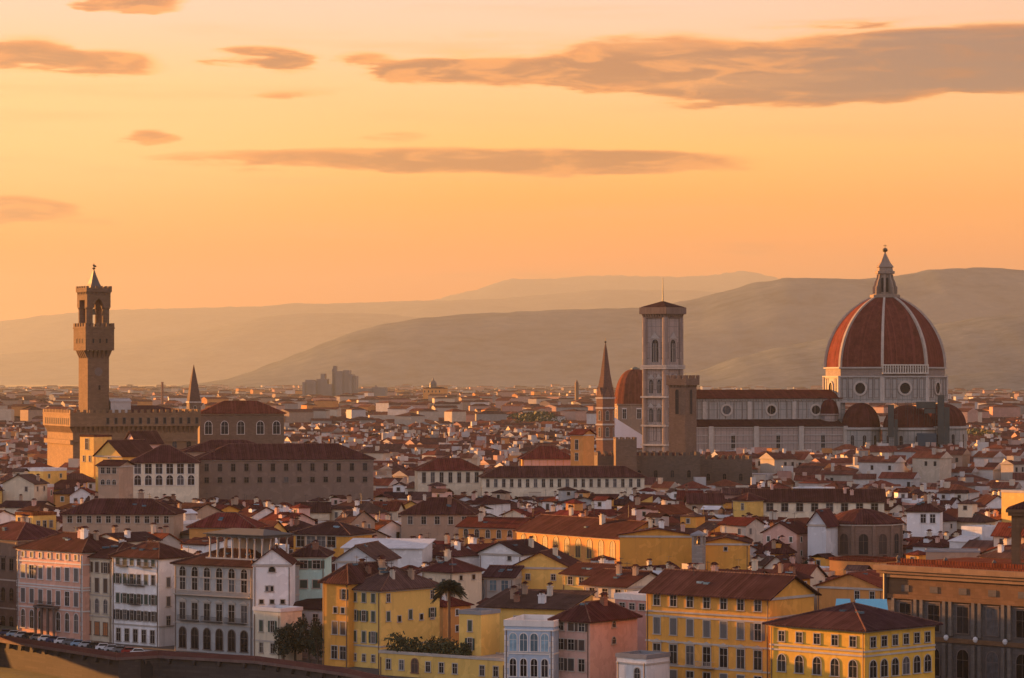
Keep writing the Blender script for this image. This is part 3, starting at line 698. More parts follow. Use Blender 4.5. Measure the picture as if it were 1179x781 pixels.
# --- the cathedral: octagonal ribbed dome on a marble drum, tribunes, nave
TRIMM = plaster('marble_trim', (.38, .34, .30), .4)
def cathedral():
    Y = 1390; C = P(1019, Y); z = lambda py: zp(py, Y)
    root = thing('cathedral', 'marble cathedral with huge ribbed red brick dome, white lantern and long nave', 'cathedral', (C[0], C[1], 0))
    ph = R(-90+13+22.5)                       # rib directions
    Rr = 27.6; mar = ST['marble']; pk = ST['pinkmarble']
    d = MB(); zb = z(424); prof = []
    H = z(341)-zb; off = 8.4; Rc = Rr-.6+off
    for i in range(19):
        t = i/18*H; prof.append((math.sqrt(max(0, Rc*Rc-(t*33/H)**2))-off, zb+t))
    d.lathe(prof, 8, 0, 0, ph); dm = d.build('dome', DOME, root)
    for k in range(8):
        an = ph+k*math.pi/4; q = MB(); vs = []
        for (r, zz) in prof:
            wv = .38+.25*(r/Rr)
            for dr, sy in ((-.4, -1), (.85, -1), (.85, 1), (-.4, 1)): vs.append(((r+dr), sy*wv, zz+.15*(dr > 0)))
        n = len(prof)
        q.mesh(vs, [(4*i+j, 4*i+(j+1) % 4, 4*i+4+(j+1) % 4, 4*i+4+j) for i in range(n-1) for j in range(4)]+[(0, 3, 2, 1), (4*n-4, 4*n-3, 4*n-2, 4*n-1)])
        q.build('rib', plaster('rib_marble', (.40, .33, .27)), dm, (0, 0, 0), an)
        for zz in (zb+7, zb+15, zb+22):           # rows of small round vents on each web
            pass
    # drum: attic of bare masonry, gallery on one face, marble storey with round windows
    s = MB(); s.prism(poly8(Rr+.3, ph), z(462), z(433.5)); s.build('drum', mar, root)
    s = MB(); s.prism(poly8(Rr-.5, ph), z(433.4), zb+.5); s.build('attic', stone('rough_masonry', (.30, .23, .19), .9, .4), root)
    s = MB()
    for za, zc, e in ((z(463.5), z(461.9), 1.1), (z(434.4), z(433), 1.0), (z(424.6), z(423.2), .5)): s.prism(poly8(Rr+e, ph), za, zc)
    s.build('cornice', TRIMM, root)
    fn = [R(-90+13+45*k) for k in range(8)]       # face normals
    ap = Rr*math.cos(math.pi/8)
    for k, an in enumerate(fn):
        x, y = (ap+.3)*math.cos(an), (ap+.3)*math.sin(an)
        o = MB(); n = 20
        for (r0, r1, y0, y1) in ((2.5, 3.4, -.5, 0),):
            vs = []
            for i in range(n):
                t = 2*math.pi*i/n
                for r_, yy in ((r0, y0+.25), (r0, y0), (r1, y0), (r1, y1)): vs.append((r_*math.cos(t), yy, r_*math.sin(t)))
            o.mesh(vs, [(4*i+j, 4*((i+1) % n)+j, 4*((i+1) % n)+j+1, 4*i+j+1) for i in range(n) for j in range(3)])
        w = o.build('round_window', TRIM, root, (x, y, z(447)), an+math.pi/2)
        p = MB(); p.face([(2.6*math.cos(2*math.pi*i/n), -.02, 2.6*math.sin(2*math.pi*i/n)) for i in range(n)]); p.build('pane', PANE, w)
        f = MB()                                   # framed panels either side
        for sx in (-1, 1):
            for q in range(2):
                cx = sx*(5.0+q*3.0)
                for bx in ((cx-1.15, cx-.95), (cx+.95, cx+1.15)): f.box(bx[0], bx[1], -.12, -.003, -4.2, 4.2)
                f.box(cx-1.15, cx+1.15, -.12, -.003, 4.202, 4.45); f.box(cx-1.15, cx+1.15, -.12, -.003, -4.45, -4.202)
        f.build('panel_frame', TRIMD if k % 8 else TRIMD, root, (x, y, z(447)), an+math.pi/2)
        f = MB(); f.box(-ap*.414-.5, -ap*.414+.7, -.5, .2, z(462), z(434.5)); f.box(ap*.414-.7, ap*.414+.5, -.5, .2, z(462), z(434.5)); f.build('buttress', TRIM, root, (x, y, 0), an+math.pi/2)
    # the one finished stretch of gallery
    an = fn[0]; x, y = (ap+.2)*math.cos(an), (ap+.2)*math.sin(an)
    f = MB(); L = ap*.414+.4
    f.box(-L, L, -1.3, 0, z(430.6), z(429.2)); f.box(-L, L, -1.3, 0, z(421.4), z(420))
    for i in range(19):
        cx = -L+.3+i*(2*L-.6)/18; f.box(cx-.22, cx+.22, -1.2, -.7, z(429.15), z(421.45))
    f.build('arcaded_gallery', W['beige'], root, (x, y, 0), an+math.pi/2)
    # lantern
    LS = plaster('lantern_stone', (.27, .20, .15), .5)
    l = MB(); l.lathe([(6.9, z(343)), (6.9, z(339.6)), (5.4, z(339.4)), (5.4, z(338.6))], 8, 0, 0, ph); lo = l.build('lantern_base', LS, root)
    l = MB(); l.lathe([(3.0, z(338.5)), (3.0, z(316)), (4.4, z(315.4)), (4.4, z(312.5)), (3.6, z(312)), (3.4, z(308.5)), (4.0, z(308)), (3.7, z(306.6)), (2.3, z(302)), (1.1, z(295.5)), (.35, z(291.5))], 8, 0, 0, ph); la = l.build('lantern', LS, root)
    for k in range(8):
        an = ph+k*math.pi/4; v = MB()
        v.extr([(3.0, z(338.5)), (5.6, z(338.5)), (5.6, z(331)), (5.0, z(329)), (4.7, z(325)), (3.9, z(321)), (3.6, z(316.2)), (3.0, z(316.2))], -.42, .42); v.build('buttress', LS, la, (0, 0, 0), an)
        an2 = an+math.pi/8; v = MB(); v.extr([(xx, zz+z(336.5)) for xx, zz in arc_pts(1.1, 6.6, .55)], -.03, .25); v.build('opening', VOID, la, (2.83*math.cos(an2), 2.83*math.sin(an2), 0), an2+math.pi/2)
    b = MB(); b.lathe([(.3, z(291.6)), (.35, z(290.6)), (1.1, z(289.5)), (1.25, z(288)), (1.0, z(286.4)), (.2, z(285.6)), (.12, z(285)), (.1, z(281.5))], 14); b.box(-.75, .75, -.1, .1, z(283.5), z(282.8)); b.build('ball_and_cross', COPPER, la)
    # tribunes and half-domes round the crossing
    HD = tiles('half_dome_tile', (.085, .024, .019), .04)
    def tribune(an, dist, r, zw, zd, mains):
        x, y = dist*math.cos(an), dist*math.sin(an)
        w = MB(); w.lathe([(r+.5, 0), (r+.5, zw-1.2), (r+1.1, zw-1.0), (r+1.1, zw)], 10, 0, 0, R(18)); wl = w.build('tribune', mar, root, (x, y, 0), an)
        d_ = MB(); pr = [(r*math.cos(t)+.2, zw+.01+(zd-zw)*math.sin(t)) for t in [i/10*math.pi/2*.96 for i in range(11)]]
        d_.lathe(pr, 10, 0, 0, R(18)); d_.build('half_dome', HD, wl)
        c = MB(); c.lathe([(r+1.5, zw-1.0), (r+1.5, zw-.3)], 10, 0, 0, R(18)); c.build('cornice', TRIMM, wl)
        for i in range(10):
            t = R(18)+(i+.5)*2*math.pi/10; rr = (r+.5)*math.cos(math.pi/10)
            if math.cos(t) < -.3: continue
            window(wl, rr*math.cos(t), rr*math.sin(t), zw-10.5, t+math.pi/2, 'arch', 1.6, 7.0, TRIMM)
    tribune(fn[7], 25.5, 8.6, z(491), z(463.5), 0)      # left, in front
    tribune(fn[0], 30, 11.5, z(491), z(466), 1)
    tribune(fn[1], 27.5, 11.2, z(490), z(464.5), 0)
    tribune(fn[2], 28, 10.5, z(490), z(464.5), 1)
    # small exedra with its own cap at the nave corner
    e = MB(); e.lathe([(4.2, 10), (4.2, z(478)), (4.8, z(477.4)), (4.8, z(476))], 12); xo = e.build('exedra', pk, root, (-27.5, -17.5, 0))
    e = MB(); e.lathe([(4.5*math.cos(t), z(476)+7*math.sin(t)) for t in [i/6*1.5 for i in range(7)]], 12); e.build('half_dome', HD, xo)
    # nave
    na = R(13); nv = link('nave', None, root, (0, 0, 0), na)
    x0, x1 = -98, -23
    b = MB(); b.box(x0, x1, -11, 11, 0, z(458)); b.build('clerestory_wall', mar, nv)
    b = MB(); gable_roof(b, x0, x1, -11, 11, z(458), z(449.4)-z(458), 1.0, .3, 'x'); b.build('roof', RR, nv)
    b = MB(); b.box(x0, x1, -12.2, -11.003, z(459.5), z(458)-.7)
    for i in range(60): b.box(x0+.4+i*(x1-x0)/60, x0+1.1+i*(x1-x0)/60, -11.9, -11.003, z(461.3), z(459.5)-.003)
    b.build('cornice', TRIMM, nv)
    b = MB(); b.box(x0, x1-4, -21, -11.003, 0, z(489)); b.build('aisle_wall', pk, nv)
    b = MB(); b.mesh([(x0, -22, z(489.3)), (x1-4, -22, z(489.3)), (x1-4, -11.01, z(482)), (x0, -11.01, z(482)), (x0, -22, z(490)), (x1-4, -22, z(490)), (x1-4, -11.01, z(482.8)), (x0, -11.01, z(482.8))], [(0, 1, 2, 3), (4, 5, 1, 0), (7, 6, 5, 4), (5, 6, 2, 1), (7, 4, 0, 3)]); b.build('aisle_roof', RB, nv)
    b = MB(); b.box(x0, x1-4, -21.6, -21.003, z(491.6), z(490.2)); b.box(x0, x1-4, -21.3, -21.003, z(500), z(499)); b.box(x0, x1-4, -21.3, -21.003, z(509), z(508)); b.build('string_course', TRIMM, nv)
    for i in range(4):
        cx = x1-14-i*21
        o = MB(); vs = []; n = 18
        for k in range(n):
            t = 2*math.pi*k/n
            for r_, yy in ((2.0, -.1), (2.0, -.4), (2.8, -.4), (2.8, 0)): vs.append((r_*math.cos(t), yy, r_*math.sin(t)))
        o.mesh(vs, [(4*k+j, 4*((k+1) % n)+j, 4*((k+1) % n)+j+1, 4*k+j+1) for k in range(n) for j in range(3)])
        w = o.build('round_window', TRIM, nv, (cx, -11.0, z(471.5)))
        p = MB(); p.face([(2.05*math.cos(2*math.pi*k/n), -.05, 2.05*math.sin(2*math.pi*k/n)) for k in range(n)]); p.build('pane', PANE, w)
        window(nv, cx, -21, z(514), 0, 'pedi', 1.8, 6.0, TRIMM)
        b = MB(); b.box(cx+9.6, cx+11.4, -12.0, -11.003, z(482), z(462)); b.box(cx+9.4, cx+11.6, -22.2, -21.003, 0, z(489.5)); b.build('buttress', TRIM, nv)
        b = MB()
        for q in range(5): b.box(cx-8.2+q*3.9-.15, cx-8.2+q*3.9+.15, -11.15, -11.003, z(481), z(463))
        b.build('panel_frame', TRIMD, nv)
    b = MB(); b.box(x0-4, x0, -21, 21, 0, z(486)); b.box(x0-4, x0, -11, 11, z(486)+.002, z(456)); b.build('facade', pk, nv)
    foot(C[0], C[1], 42, 42, 0)
    for t in (-50, -75, -100): foot(C[0]+t*math.cos(na), C[1]+t*math.sin(na), 16, 24, na)
    VIS.append((780, 950, 1365, 516)); VIS.append((945, 1120, 1360, 508)); ANCH.append(('the cathedral dome', 1019, 455)); ANCH.append(('the cathedral nave', 875, 490))
    # scaffolding round the south tribune
    def scaffold(name, label, an, dist, off, w, dpt, z0, z1, net):
        x = dist*math.cos(an)-off*math.sin(an)*-1*0; 
        t = thing(name, label, 'scaffolding', (C[0]+dist*math.cos(an)+off*math.cos(an+math.pi/2), C[1]+dist*math.sin(an)+off*math.sin(an+math.pi/2), 0), an+math.pi/2)
        f = MB(); nx = max(2, int(w/2.2)); nz = int((z1-z0)/2.1)
        for i in range(nx+1):
            for y in (0, dpt): f.tube((-w/2+i*w/nx, y, z0-8), (-w/2+i*w/nx, y, z1), .07, n=4)
        for j in range(nz+1):
            for y in (0, dpt): f.tube((-w/2, y, z0+j*2.1), (w/2, y, z0+j*2.1), .06, n=4)
        f.build('frame', METAL, t)
        p = MB()
        for j in range(nz): p.box(-w/2, w/2, .1, dpt-.1, z0+j*2.1, z0+j*2.1+.08)
        p.build('deck', WOOD, t)
        nm = MB(); 
        for (u0, u1, v0, v1) in net: nm.box(-w/2+u0*w, -w/2+u1*w, -.25, -.15, z0-8+(z1-z0+8)*v0, z0-8+(z1-z0+8)*v1)
        nm.build('netting', plain('scaffold_net', (.055, .06, .055), .9, 0, .05, .5, .25), t)
    scaffold('scaffolding', 'dark netted scaffolding climbing the right side of the front tribune', fn[0], 43.0, 11.8, 5.5, 2.5, z(508), z(453), [(0, .55, .25, .98), (.57, 1, .05, .8), (.1, .5, 0, .22)])
    scaffold('scaffolding', 'greenish netted scaffolding on the left side of the front tribune', fn[0], 43.0, -12, 4.5, 2.5, z(508), z(462), [(0, .6, .4, .95), (.65, 1, .1, .7)])
    scaffold('scaffolding', 'dark scaffolding bridge across the top of the front tribune', fn[0], 41.5, 2, 13, 2.5, z(468), z(462), [(.3, 1, .72, 1), (.6, 1, .5, .7)])
    tb = MB(); tb.box(-4.5, 4.5, -.2, .2, 12, z(497)); o = tag(tb.build('tarpaulin', plain('blue_tarp', (.035, .055, .07), .8), None, (C[0]+13, C[1]-44, 0), R(8)), 'dark blue tarpaulin sheet hanging below the scaffolding right of the front tribune', 'tarpaulin')
cathedral()

def bell_tower():
    Y = 1341; a = R(-40); px0 = 742; 
    wpx = 43/F*Y; s = wpx/(math.cos(R(40))+math.sin(R(40)))*.95
    # leftmost corner is the back-left; front corner column
    A = P(742+24, Y-8)
    z = lambda py: zp(py, Y)
    root = thing('bell_tower', 'tall square marble bell tower with flat overhanging top and mast', 'bell tower', (A[0], A[1], 0), a)
    # local: corner at origin is the near vertical edge; faces run to -x (left face) and +y (right face)
    mar = ST['pinkmarble']
    b = MB(); b.box(-s, 0, 0, s, -1, z(366)); b.build('shaft', mar, root)
    for x, y in ((-s, 0), (0, 0), (0, s), (-s, s)):
        q = MB(); q.lathe([(1.3, -1), (1.3, z(366))], 8, x, y, R(22.5)); q.build('buttress', stone('marble_strip', (.30, .23, .19), 1.6, 3.2, .5, .02, (.23, .175, .15)), root)
    for py in (512, 490, 457, 424, 421.5): 
        c = MB(); c.box(-s-1.5, 1.5, -1.5, s+1.5, z(py)-.45, z(py)+.35); c.build('string_course', TRIMM, root)
    g = MB(); e = 1.55
    ring_arches(g, -s-.8, .8, -.8, s+.8, z(366.5), z(362), 9, .85); g.box(-s-.79, .79, -.79, s+.79, z(366.4), z(362))
    g.box(-s-e-.3, e+.3, -e-.3, s+e+.3, z(362)+.002, z(354.2)); g.build('gallery', stone('gallery_marble', (.20, .135, .105), .9, 2.4, .5), root)
    r = MB(); gable_roof(r, -s-e+.3, e-.3, -e+.3, s+e-.3, z(354.2), z(347)-z(354), .0, .2, 'x', s/2+e); r.build('roof', RD, root)
    m = MB(); m.tube((-s/2, s/2, z(348)), (-s/2, s/2, z(320)), .28, .12, 8); m.build('mast', METAL, root)
    def opening(face, u, w, zc0, zc1, lights):
        h = zc1-zc0; x, y, rz = (-s+u, -.003, 0) if face == 0 else (.003, u, R(90))
        o = window(root, x, y, zc0, rz, 'arch', w, h, TRIMM, VOID)
        m = MB(); 
        for i in range(1, lights): m.tube((-w/2+w*i/lights, -.15, 0), (-w/2+w*i/lights, -.15, h-w/2), .16, n=6)
        m.build('mullion', TRIMM, o)
        p = MB(); p.extr([(-w/2-.9, h+.3), (w/2+.9, h+.3), (0, h+w*.55+1.2)], -.3, -.003); p.build('gablet', TRIMM, o)
    for f in (0, 1):
        opening(f, s/2, 3.6, z(417), z(391), 3)
        for u in (.3, .7):
            opening(f, s*u, 2.0, z(453), z(437), 2); opening(f, s*u, 2.0, z(486), z(470), 2)
        for zc in (404, 440, 476, 498):
            b = MB()
            for u in (.13, .5, .87):
                if zc == 404 and u == .5: continue
                cu = s*u; hh = 3.4
                for q in ((cu-.9, cu-.7), (cu+.7, cu+.9)): b.box(q[0], q[1], -.1, -.003, -hh, hh)
                b.box(cu-.9, cu+.9, -.1, -.003, hh+.002, hh+.2); b.box(cu-.9, cu+.9, -.1, -.003, -hh-.2, -hh-.002)
            b.build('panel_frame', TRIMD, root, (-s, 0, z(zc)) if f == 0 else (0, 0, z(zc)), 0 if f == 0 else R(90))
    foot(A[0], A[1]+11, 13, 13, 0); VIS.append((735, 795, 1335, 512)); ANCH.append(('the marble bell tower', 764, 430))
bell_tower()

def brick_tower():
    Y = 1100; a = R(-38); A = P(789, Y); s = 7.2; z = lambda py: zp(py, Y)
    root = thing('brick_tower', 'square brown stone tower with battlements standing beside the marble bell tower', 'tower', (A[0], A[1], 0), a)
    st = stone('tower_stone', (.21, .13, .09), .9, .4)
    b = MB(); b.box(-s, 0, 0, s, -1, z(444)); b.build('shaft', st, root)
    b = MB(); ring_arches(b, -s, 0, 0, s, z(447), z(443.6), 5, .7); b.box(-s-.75, .75, -.75, s+.75, z(443.6), z(437)); b.build('gallery', st, root)
    crenels(root, st, -s-.5, .5, -.5, s+.5, z(437)+.002, 1.2, .9, 1.5, .5)
    window(root, -s/2, 0, z(477), 0, 'arch', 1.5, 9.0, st, VOID); window(root, 0, s/2, z(477), R(90), 'arch', 1.5, 9.0, st, VOID)
    foot(A[0]-1, A[1]+6, 8, 8, 0); VIS.append((768, 806, 1090, 515)); ANCH.append(('the square brick tower', 786, 470))
brick_tower()

def hex_spire():
    Y = 1110; C = P(697.5, Y); z = lambda py: zp(py, Y); r = 3.45
    root = thing('abbey_tower', 'slim six-sided brick belfry with sharp stone spire', 'belfry', (C[0], C[1]+4, 0), R(12))
    st = stone('belfry_brick', (.26, .13, .08), .8, .35)
    b = MB(); b.lathe([(r, -1), (r, z(459))], 6); b.build('shaft', st, root)
    for py in (506, 489, 470, 458.5):
        c = MB(); c.lathe([(r+.35, z(py)-.3), (r+.35, z(py)+.3)], 6); c.build('string_course', TRIM, root)
    p = MB(); p.lathe([(r+.1, z(457)), (r*.55, z(432)), (r*.2, z(404)), (.12, z(395))], 6); p.build('spire', stone('spire_stone', (.17, .09, .065), .8, .35), root)
    for k in range(6):
        t = k*math.pi/3+math.pi/6; rr = r*math.cos(math.pi/6)
        for py in (484, 503): window(root, rr*math.cos(t), rr*math.sin(t), z(py), t+math.pi/2, 'arch', 1.0, 3.4, TRIM, VOID)
        q = MB(); q.extr([(-1.3, z(457.5)), (1.3, z(457.5)), (0, z(446))], -.35, .8); q.build('gable', st, root, ((rr-.3)*math.cos(t), (rr-.3)*math.sin(t), 0), t+math.pi/2)
    q = MB(); q.lathe([(.1, z(395.5)), (.45, z(393.7)), (.1, z(392.4)), (.06, z(389))], 8); q.build('finial', COPPER, root)
    foot(C[0], C[1]+4, 5, 5, 0); VIS.append((684, 712, 1105, 516)); ANCH.append(('the sharp brick spire', 697, 470))
hex_spire()

def chapel_dome():
    Y = 1660; C = P(731, Y); z = lambda py: zp(py, Y); r = 11.3
    root = thing('domed_chapel', 'dark red chapel dome half hidden behind the marble bell tower', 'church', (C[0], C[1], 0), R(10))
    b = MB(); b.lathe([(r, 0), (r, z(467)), (r+.6, z(466.5)), (r+.6, z(465))], 8, ph=R(22.5)); w = b.build('drum', plaster('chapel_render', (.26, .18, .13)), root)
    H = z(425)-z(465)
    b = MB(); b.lathe([(r*math.cos(t)**.8+.2, z(465)+H*math.sin(t)) for t in [i/12*1.42 for i in range(13)]], 16); b.build('dome', DOME, root)
    b = MB(); b.lathe([(2.6, z(426.5)), (2.6, z(424.4)), (1.6, z(423.5)), (.8, z(422.5))], 8); b.build('lantern', plain('verdigris', (.12, .13, .10), .7), root)
    for k in range(8):
        t = R(10)+k*math.pi/4; rr = r*math.cos(math.pi/8)
        window(w, rr*math.cos(t+R(-10)), rr*math.sin(t+R(-10)), z(482), t+R(-10)+math.pi/2, 'hood', 2.4, 5.2, W['white'], PANE)
    t = MB(); Yt = 1380; A = P(707, Yt); zz = lambda py: zp(py, Yt)
    t.extr([(0, zz(481)), (.3, zz(481)), (14, zz(503)), (14, zz(516)), (0, zz(516))], 0, 9)
    o = tag(t.build('shelter_roof', plain('white_sheeting', (.55, .58, .64), .6, 0, .02, .2, .2), None, (A[0], A[1], 0)), 'white sloping sheeted shelter between the sharp spire and the marble bell tower', 'shelter')
    foot(C[0], C[1], 13, 13, 0); foot(A[0]+7, A[1]+5, 8, 6, 0); VIS.append((706, 745, 1370, 506))
chapel_dome()

def old_prison():
    """long battlemented wall block below the towers"""
    for (pl, pr, Y, yaw, py, dp, lab, low) in ((688, 806, 1085, 6, 526, 22, 'long battlemented brown stone palace below the square brick tower', 545), (806, 866, 1110, 4, 530, 16, 'lower battlemented brown wing right of the square brick tower', 548)):
        a = R(yaw); A = P(pl, Y); w = front_width(pl, pr, Y, a); z = zp(py, Y)
        t = thing('palace', lab, 'palace', (A[0], A[1], 0), a); st = stone('palace_stone', (.15, .105, .08), 1.0, .45)
        b = MB(); b.box(0, w, 0, dp, -1, z); b.build('wall', st, t)
        crenels(t, st, .25, w-.25, .25, dp-.25, z+.002, 1.3, 1.1, 1.5, .5)
        for i in range(int(w/6)): window(t, 3+i*6, 0, z-7.5, 0, 'arch', 1.3, 2.6, ST['pietra'])
        r = MB(); gable_roof(r, 2, w-2, 2, dp-2, z-.6, 1.6, 0, .2, 'x', 5); r.build('roof', RB, t)
        c_, s_ = math.cos(a), math.sin(a); foot(A[0]+c_*w/2-s_*dp/2, A[1]+s_*w/2+c_*dp/2, w/2, dp/2, a); VIS.append((pl, pr, Y, low))
    ANCH.append(('the long battlemented wall', 790, 535))
    Y = 1076; A = P(709, Y); t = thing('turret', 'low square brown turret on the left end of the battlemented palace', 'turret', (A[0], A[1], 0), R(6))
    st = ST['pietra']; z = zp(507, Y); b = MB(); b.box(0, 7.5, 0, 6, 0, z); b.build('wall', st, t); crenels(t, st, .2, 7.3, .2, 5.8, z+.002, 1.0, .8, 1.0, .4)
old_prison()

def far_landmarks():
    # the needle of a church far behind the palace
    Y = 1500; C = P(223, Y); z = lambda py: zp(py, Y)
    t = thing('church_spire', 'dark pointed church spire rising behind the battlemented palace', 'spire', (C[0], C[1], 0), R(20))
    b = MB(); s = 2.9; b.box(-s, s, -s, s, -1, z(463)); b.build('shaft', ST['pietra'], t)
    p = MB(); p.lathe([(s*1.42, z(463)), (s*.75, z(440)), (.12, z(420))], 4, ph=R(45)); p.build('spire', stone('slate_spire', (.13, .075, .06), .8, .4), t)
    b = MB(); b.box(-s-.3, s+.3, -s-.3, s+.3, z(463.8), z(462.4)); b.build('cornice', TRIM, t)
    for rz, x, y in ((0, 0, -s), (R(-90), -s, 0)): window(t, x, y, z(476), rz, 'arch', 1.3, 3.8, TRIM, VOID)
    # the grain-hall church with arched windows
    Y = 1130; a = R(8); A = P(230, Y); w = front_width(230, 327, Y, a); z = lambda py: zp(py, Y); d = 20
    t = thing('church_hall', 'tall plain brown church block with arched windows and low red roof', 'church', (A[0], A[1], 0), a)
    b = MB(); b.box(0, w, 0, d, 0, z(475.5)); b.build('wall', stone('church_stone', (.20, .13, .09), 1.1, .45), t)
    b = MB(); gable_roof(b, 0, w, 0, d, z(475.5), z(462)-z(475), .9, .3, 'x', 9.5); b.build('roof', RR, t)
    b = MB(); b.box(-.35, w+.35, -.35, -.003, z(477.5), z(476.3)); b.build('cornice', TRIM, t)
    for i in range(5): window(t, 3.2+i*w/5.2+(1.2 if i > 2 else 0), 0, z(500), 0, 'arch', 2.6, 4.8, TRIMW, VOID)
    c, s = math.cos(a), math.sin(a); foot(A[0]+c*w/2-s*d/2, A[1]+s*w/2+c*d/2, w/2, d/2, a); VIS.append((228, 330, Y, 505)); ANCH.append(('the brown church block', 278, 490))
    # law courts: a stepped grey mass on the edge of the plain
    Y = 6000; A = P(347, Y); k = Y/F; z = lambda py: zp(py, Y); m = plain('grey_cladding', (.16, .15, .145), .7, 0, .02, .4, .03)
    t = thing('law_courts', 'grey jagged modern complex of stepped towers on the far plain', 'office complex', (A[0], A[1], 0), R(-4))
    for (p0, p1, py, dd, y0) in ((348, 351, 440, 30, 0), (351, 360, 437.5, 40, 4), (360, 364, 438.5, 40, 0), (364, 369, 436.5, 40, 6), (369, 374, 430.5, 26, 3), (374, 377, 436.5, 26, 1), (377, 382.4, 442.5, 26, -2), (382.4, 383.4, 425, 20, 2), (383.4, 387, 421.5, 20, 4), (387, 395, 427.5, 44, -4), (395, 402, 426.5, 40, 0), (402, 406, 431, 44, -3), (406, 410, 433, 44, 1), (410, 428, 447.5, 40, 2), (428, 444, 446, 40, 5), (432, 433, 443.5, 6, 12)):
        b = MB(); x0, x1 = (p0-347)*k, (p1-347)*k; b.box(x0, x1-.02, y0, y0+dd, 0, z(py)); b.build('tower_block', m, t)
        for zi in range(0):
            wn = MB(); wn.box(x0+.8, x1-.9, y0-.3, y0-.05, 20+zi*9, 21.6+zi*9); wn.build('window_band', PANE, t)
    foot(A[0]+45, A[1]+20, 70, 30, 0)
    # domed pavilion on an orange block, far brick chimney, far tower
    Y = 4600; A = P(487, Y); z = lambda py: zp(py, Y); t = thing('domed_block', 'far ochre palace with small dark dome against the hill', 'palace', (A[0], A[1], 0), R(-20))
    b = MB(); b.box(0, 32, 0, 20, 0, z(447.5)); b.build('wall', W['orange'], t); b = MB(); gable_roof(b, 0, 32, 0, 20, z(447.5), 2.5, .5, .3, 'x', 8); b.build('roof', RB, t)
    b = MB(); b.lathe([(5.4, z(447)), (5.4, z(443)), (5.9, z(442.7)), (4.8, z(440.5)), (2.6, z(438.6)), (1.2, z(438)), (1.0, z(436)), (.2, z(434.5))], 12, 13, 9); b.build('dome', plain('dark_lead', (.09, .085, .08), .6), t)
    for i in range(5): simple_window(t, 3+i*6, 0, z(452), 0, 1.6, 3.0, TRIM, PANE)
    foot(A[0]+16, A[1]+10, 20, 14, 0)
    Y = 3300; C = P(187, Y); b = MB(); b.lathe([(1.7, 0), (1.2, zp(441, Y)), (1.5, zp(441, Y)), (1.5, zp(440, Y))], 10)
    tag(b.build('factory_chimney', ST['brick'], None, (C[0], C[1], 0)), 'thin tall brick chimney on the hazy plain right of the clock tower', 'chimney')
    Y = 3900; C = P(664, Y); b = MB(); b.box(-2, 2, -2, 2, 0, zp(441, Y)); b.lathe([(2.7, zp(441, Y)), (.1, zp(437, Y))], 4, ph=R(45))
    tag(b.build('far_steeple', ST['pietra'], None, (C[0], C[1], 0), R(20)), 'tiny far steeple on the plain left of the sharp brick spire', 'steeple')
far_landmarks()
# ------------------------------------------------------------------ the river front, left to right
S = SH
def rows_px(*a): return a
LT = dict(fm=TRIM)
bld('palazzo', 'dark reddish brown palace with arched windows cut by the left edge of the picture', 'palace', -40, 20, 690, -46, 617, 15, W['brown'], ('hip', 3, 'x'), RB,
    front=[(646, 6, 1.5, 2.6, 'hood', dict(fm=TRIMD)), (680, 6, 1.5, 3, 'arch', dict(fm=TRIMD)), (712, 6, 1.6, 3, 'arch', dict(fm=TRIMD))], bands=(664, 696), vis=727, chim=2)
bld('palazzo', 'pink riverside palace with pale bands, seven bays and rows of tall shuttered windows', 'palace', 20, 95, 657, -46, 630, 14, W['salmon'], ('hip', 3.0, 'x'), RB,
    front=[(637.5, 7, 1.1, 1.1, 'plain', dict(fm=TRIMW, pm=S['brown'])), (657, 7, 1.5, 2.8, 'closed', dict(fm=TRIMW, sm=S['grey'])), (684.5, 7, 1.5, 3.0, 'closed', dict(fm=TRIMW, sm=S['grey'])), (711, 7, 1.4, 4.0, 'arch', dict(fm=TRIMW, skip=(3,)))],
    bands=(645, 671, 674, 697.5), bandm=TRIMW, vis=728, chim=3, short='the pink riverside palace', quoins='w')
bld('palazzo', 'narrow three-bay tan house with orange door between pink palace and white building', 'town house', 95.5, 128.5, 643, -46, 640, 14, W['cream'], ('hip', 2.6, 'x'), RB,
    front=[(652, 3, 1.3, 2.2, 'shut', dict(sm=S['brown'])), (672.5, 3, 1.4, 3.0, 'closed', dict(sm=S['brown'])), (696, 3, 1.3, 3.0, 'arch', {}), (722, 3, 1.5, 2.6, 'plain', dict(pm=WOODO, fm=TRIMD))], bands=(684, 708), vis=732, chim=1)
bld('palazzo', 'white riverside building with green-grey shutters, dark balconies and bluish side wall', 'apartment building', 129.5, 183, 634, -39, 639, 9.5, W['white'], ('hip', 2.4, 'x'), RB,
    front=[(645, 6, 1.0, 1.7, 'closed', dict(sm=S['green'])), (665.5, 6, 1.0, 2.0, 'shut', dict(sm=S['green'])), (688, 6, 1.0, 2.0, 'shut', dict(sm=S['green'])), (707, 6, 1.0, 2.0, 'shut', dict(sm=S['dgrey'])), (730, 5, 1.2, 2.6, 'plain', dict(fm=TRIM))],
    right=[(668, 2, 1.0, 1.9, 'closed', dict(sm=S['grey'])), (690, 2, 1.0, 1.9, 'closed', dict(sm=S['grey'])), (712, 2, 1.0, 1.9, 'plain')], bands=(718,), vis=738, chim=2, short='the white riverside building', quoins='w')
palE, wE, rE, widE, zE = bld('palazzo', 'grey riverside palace with dark arched windows and an open roof loggia on top', 'palace', 201, 291, 617, -37, 648, 14, W['grey'], ('hip', 2.6, 'x'), RD,
    front=[(656, 6, 1.7, 2.3, 'archlight', dict(fm=TRIM)), (671, 6, 1.5, 2.5, 'plain', dict(fm=TRIM)), (702.5, 6, 1.6, 3.4, 'pedi', dict(fm=TRIM)), (733, 6, 1.8, 4.2, 'arch', dict(fm=TRIMD))], bands=(663.5, 684, 716), vis=747, short='the grey palace with the roof loggia', bandm=TRIM)
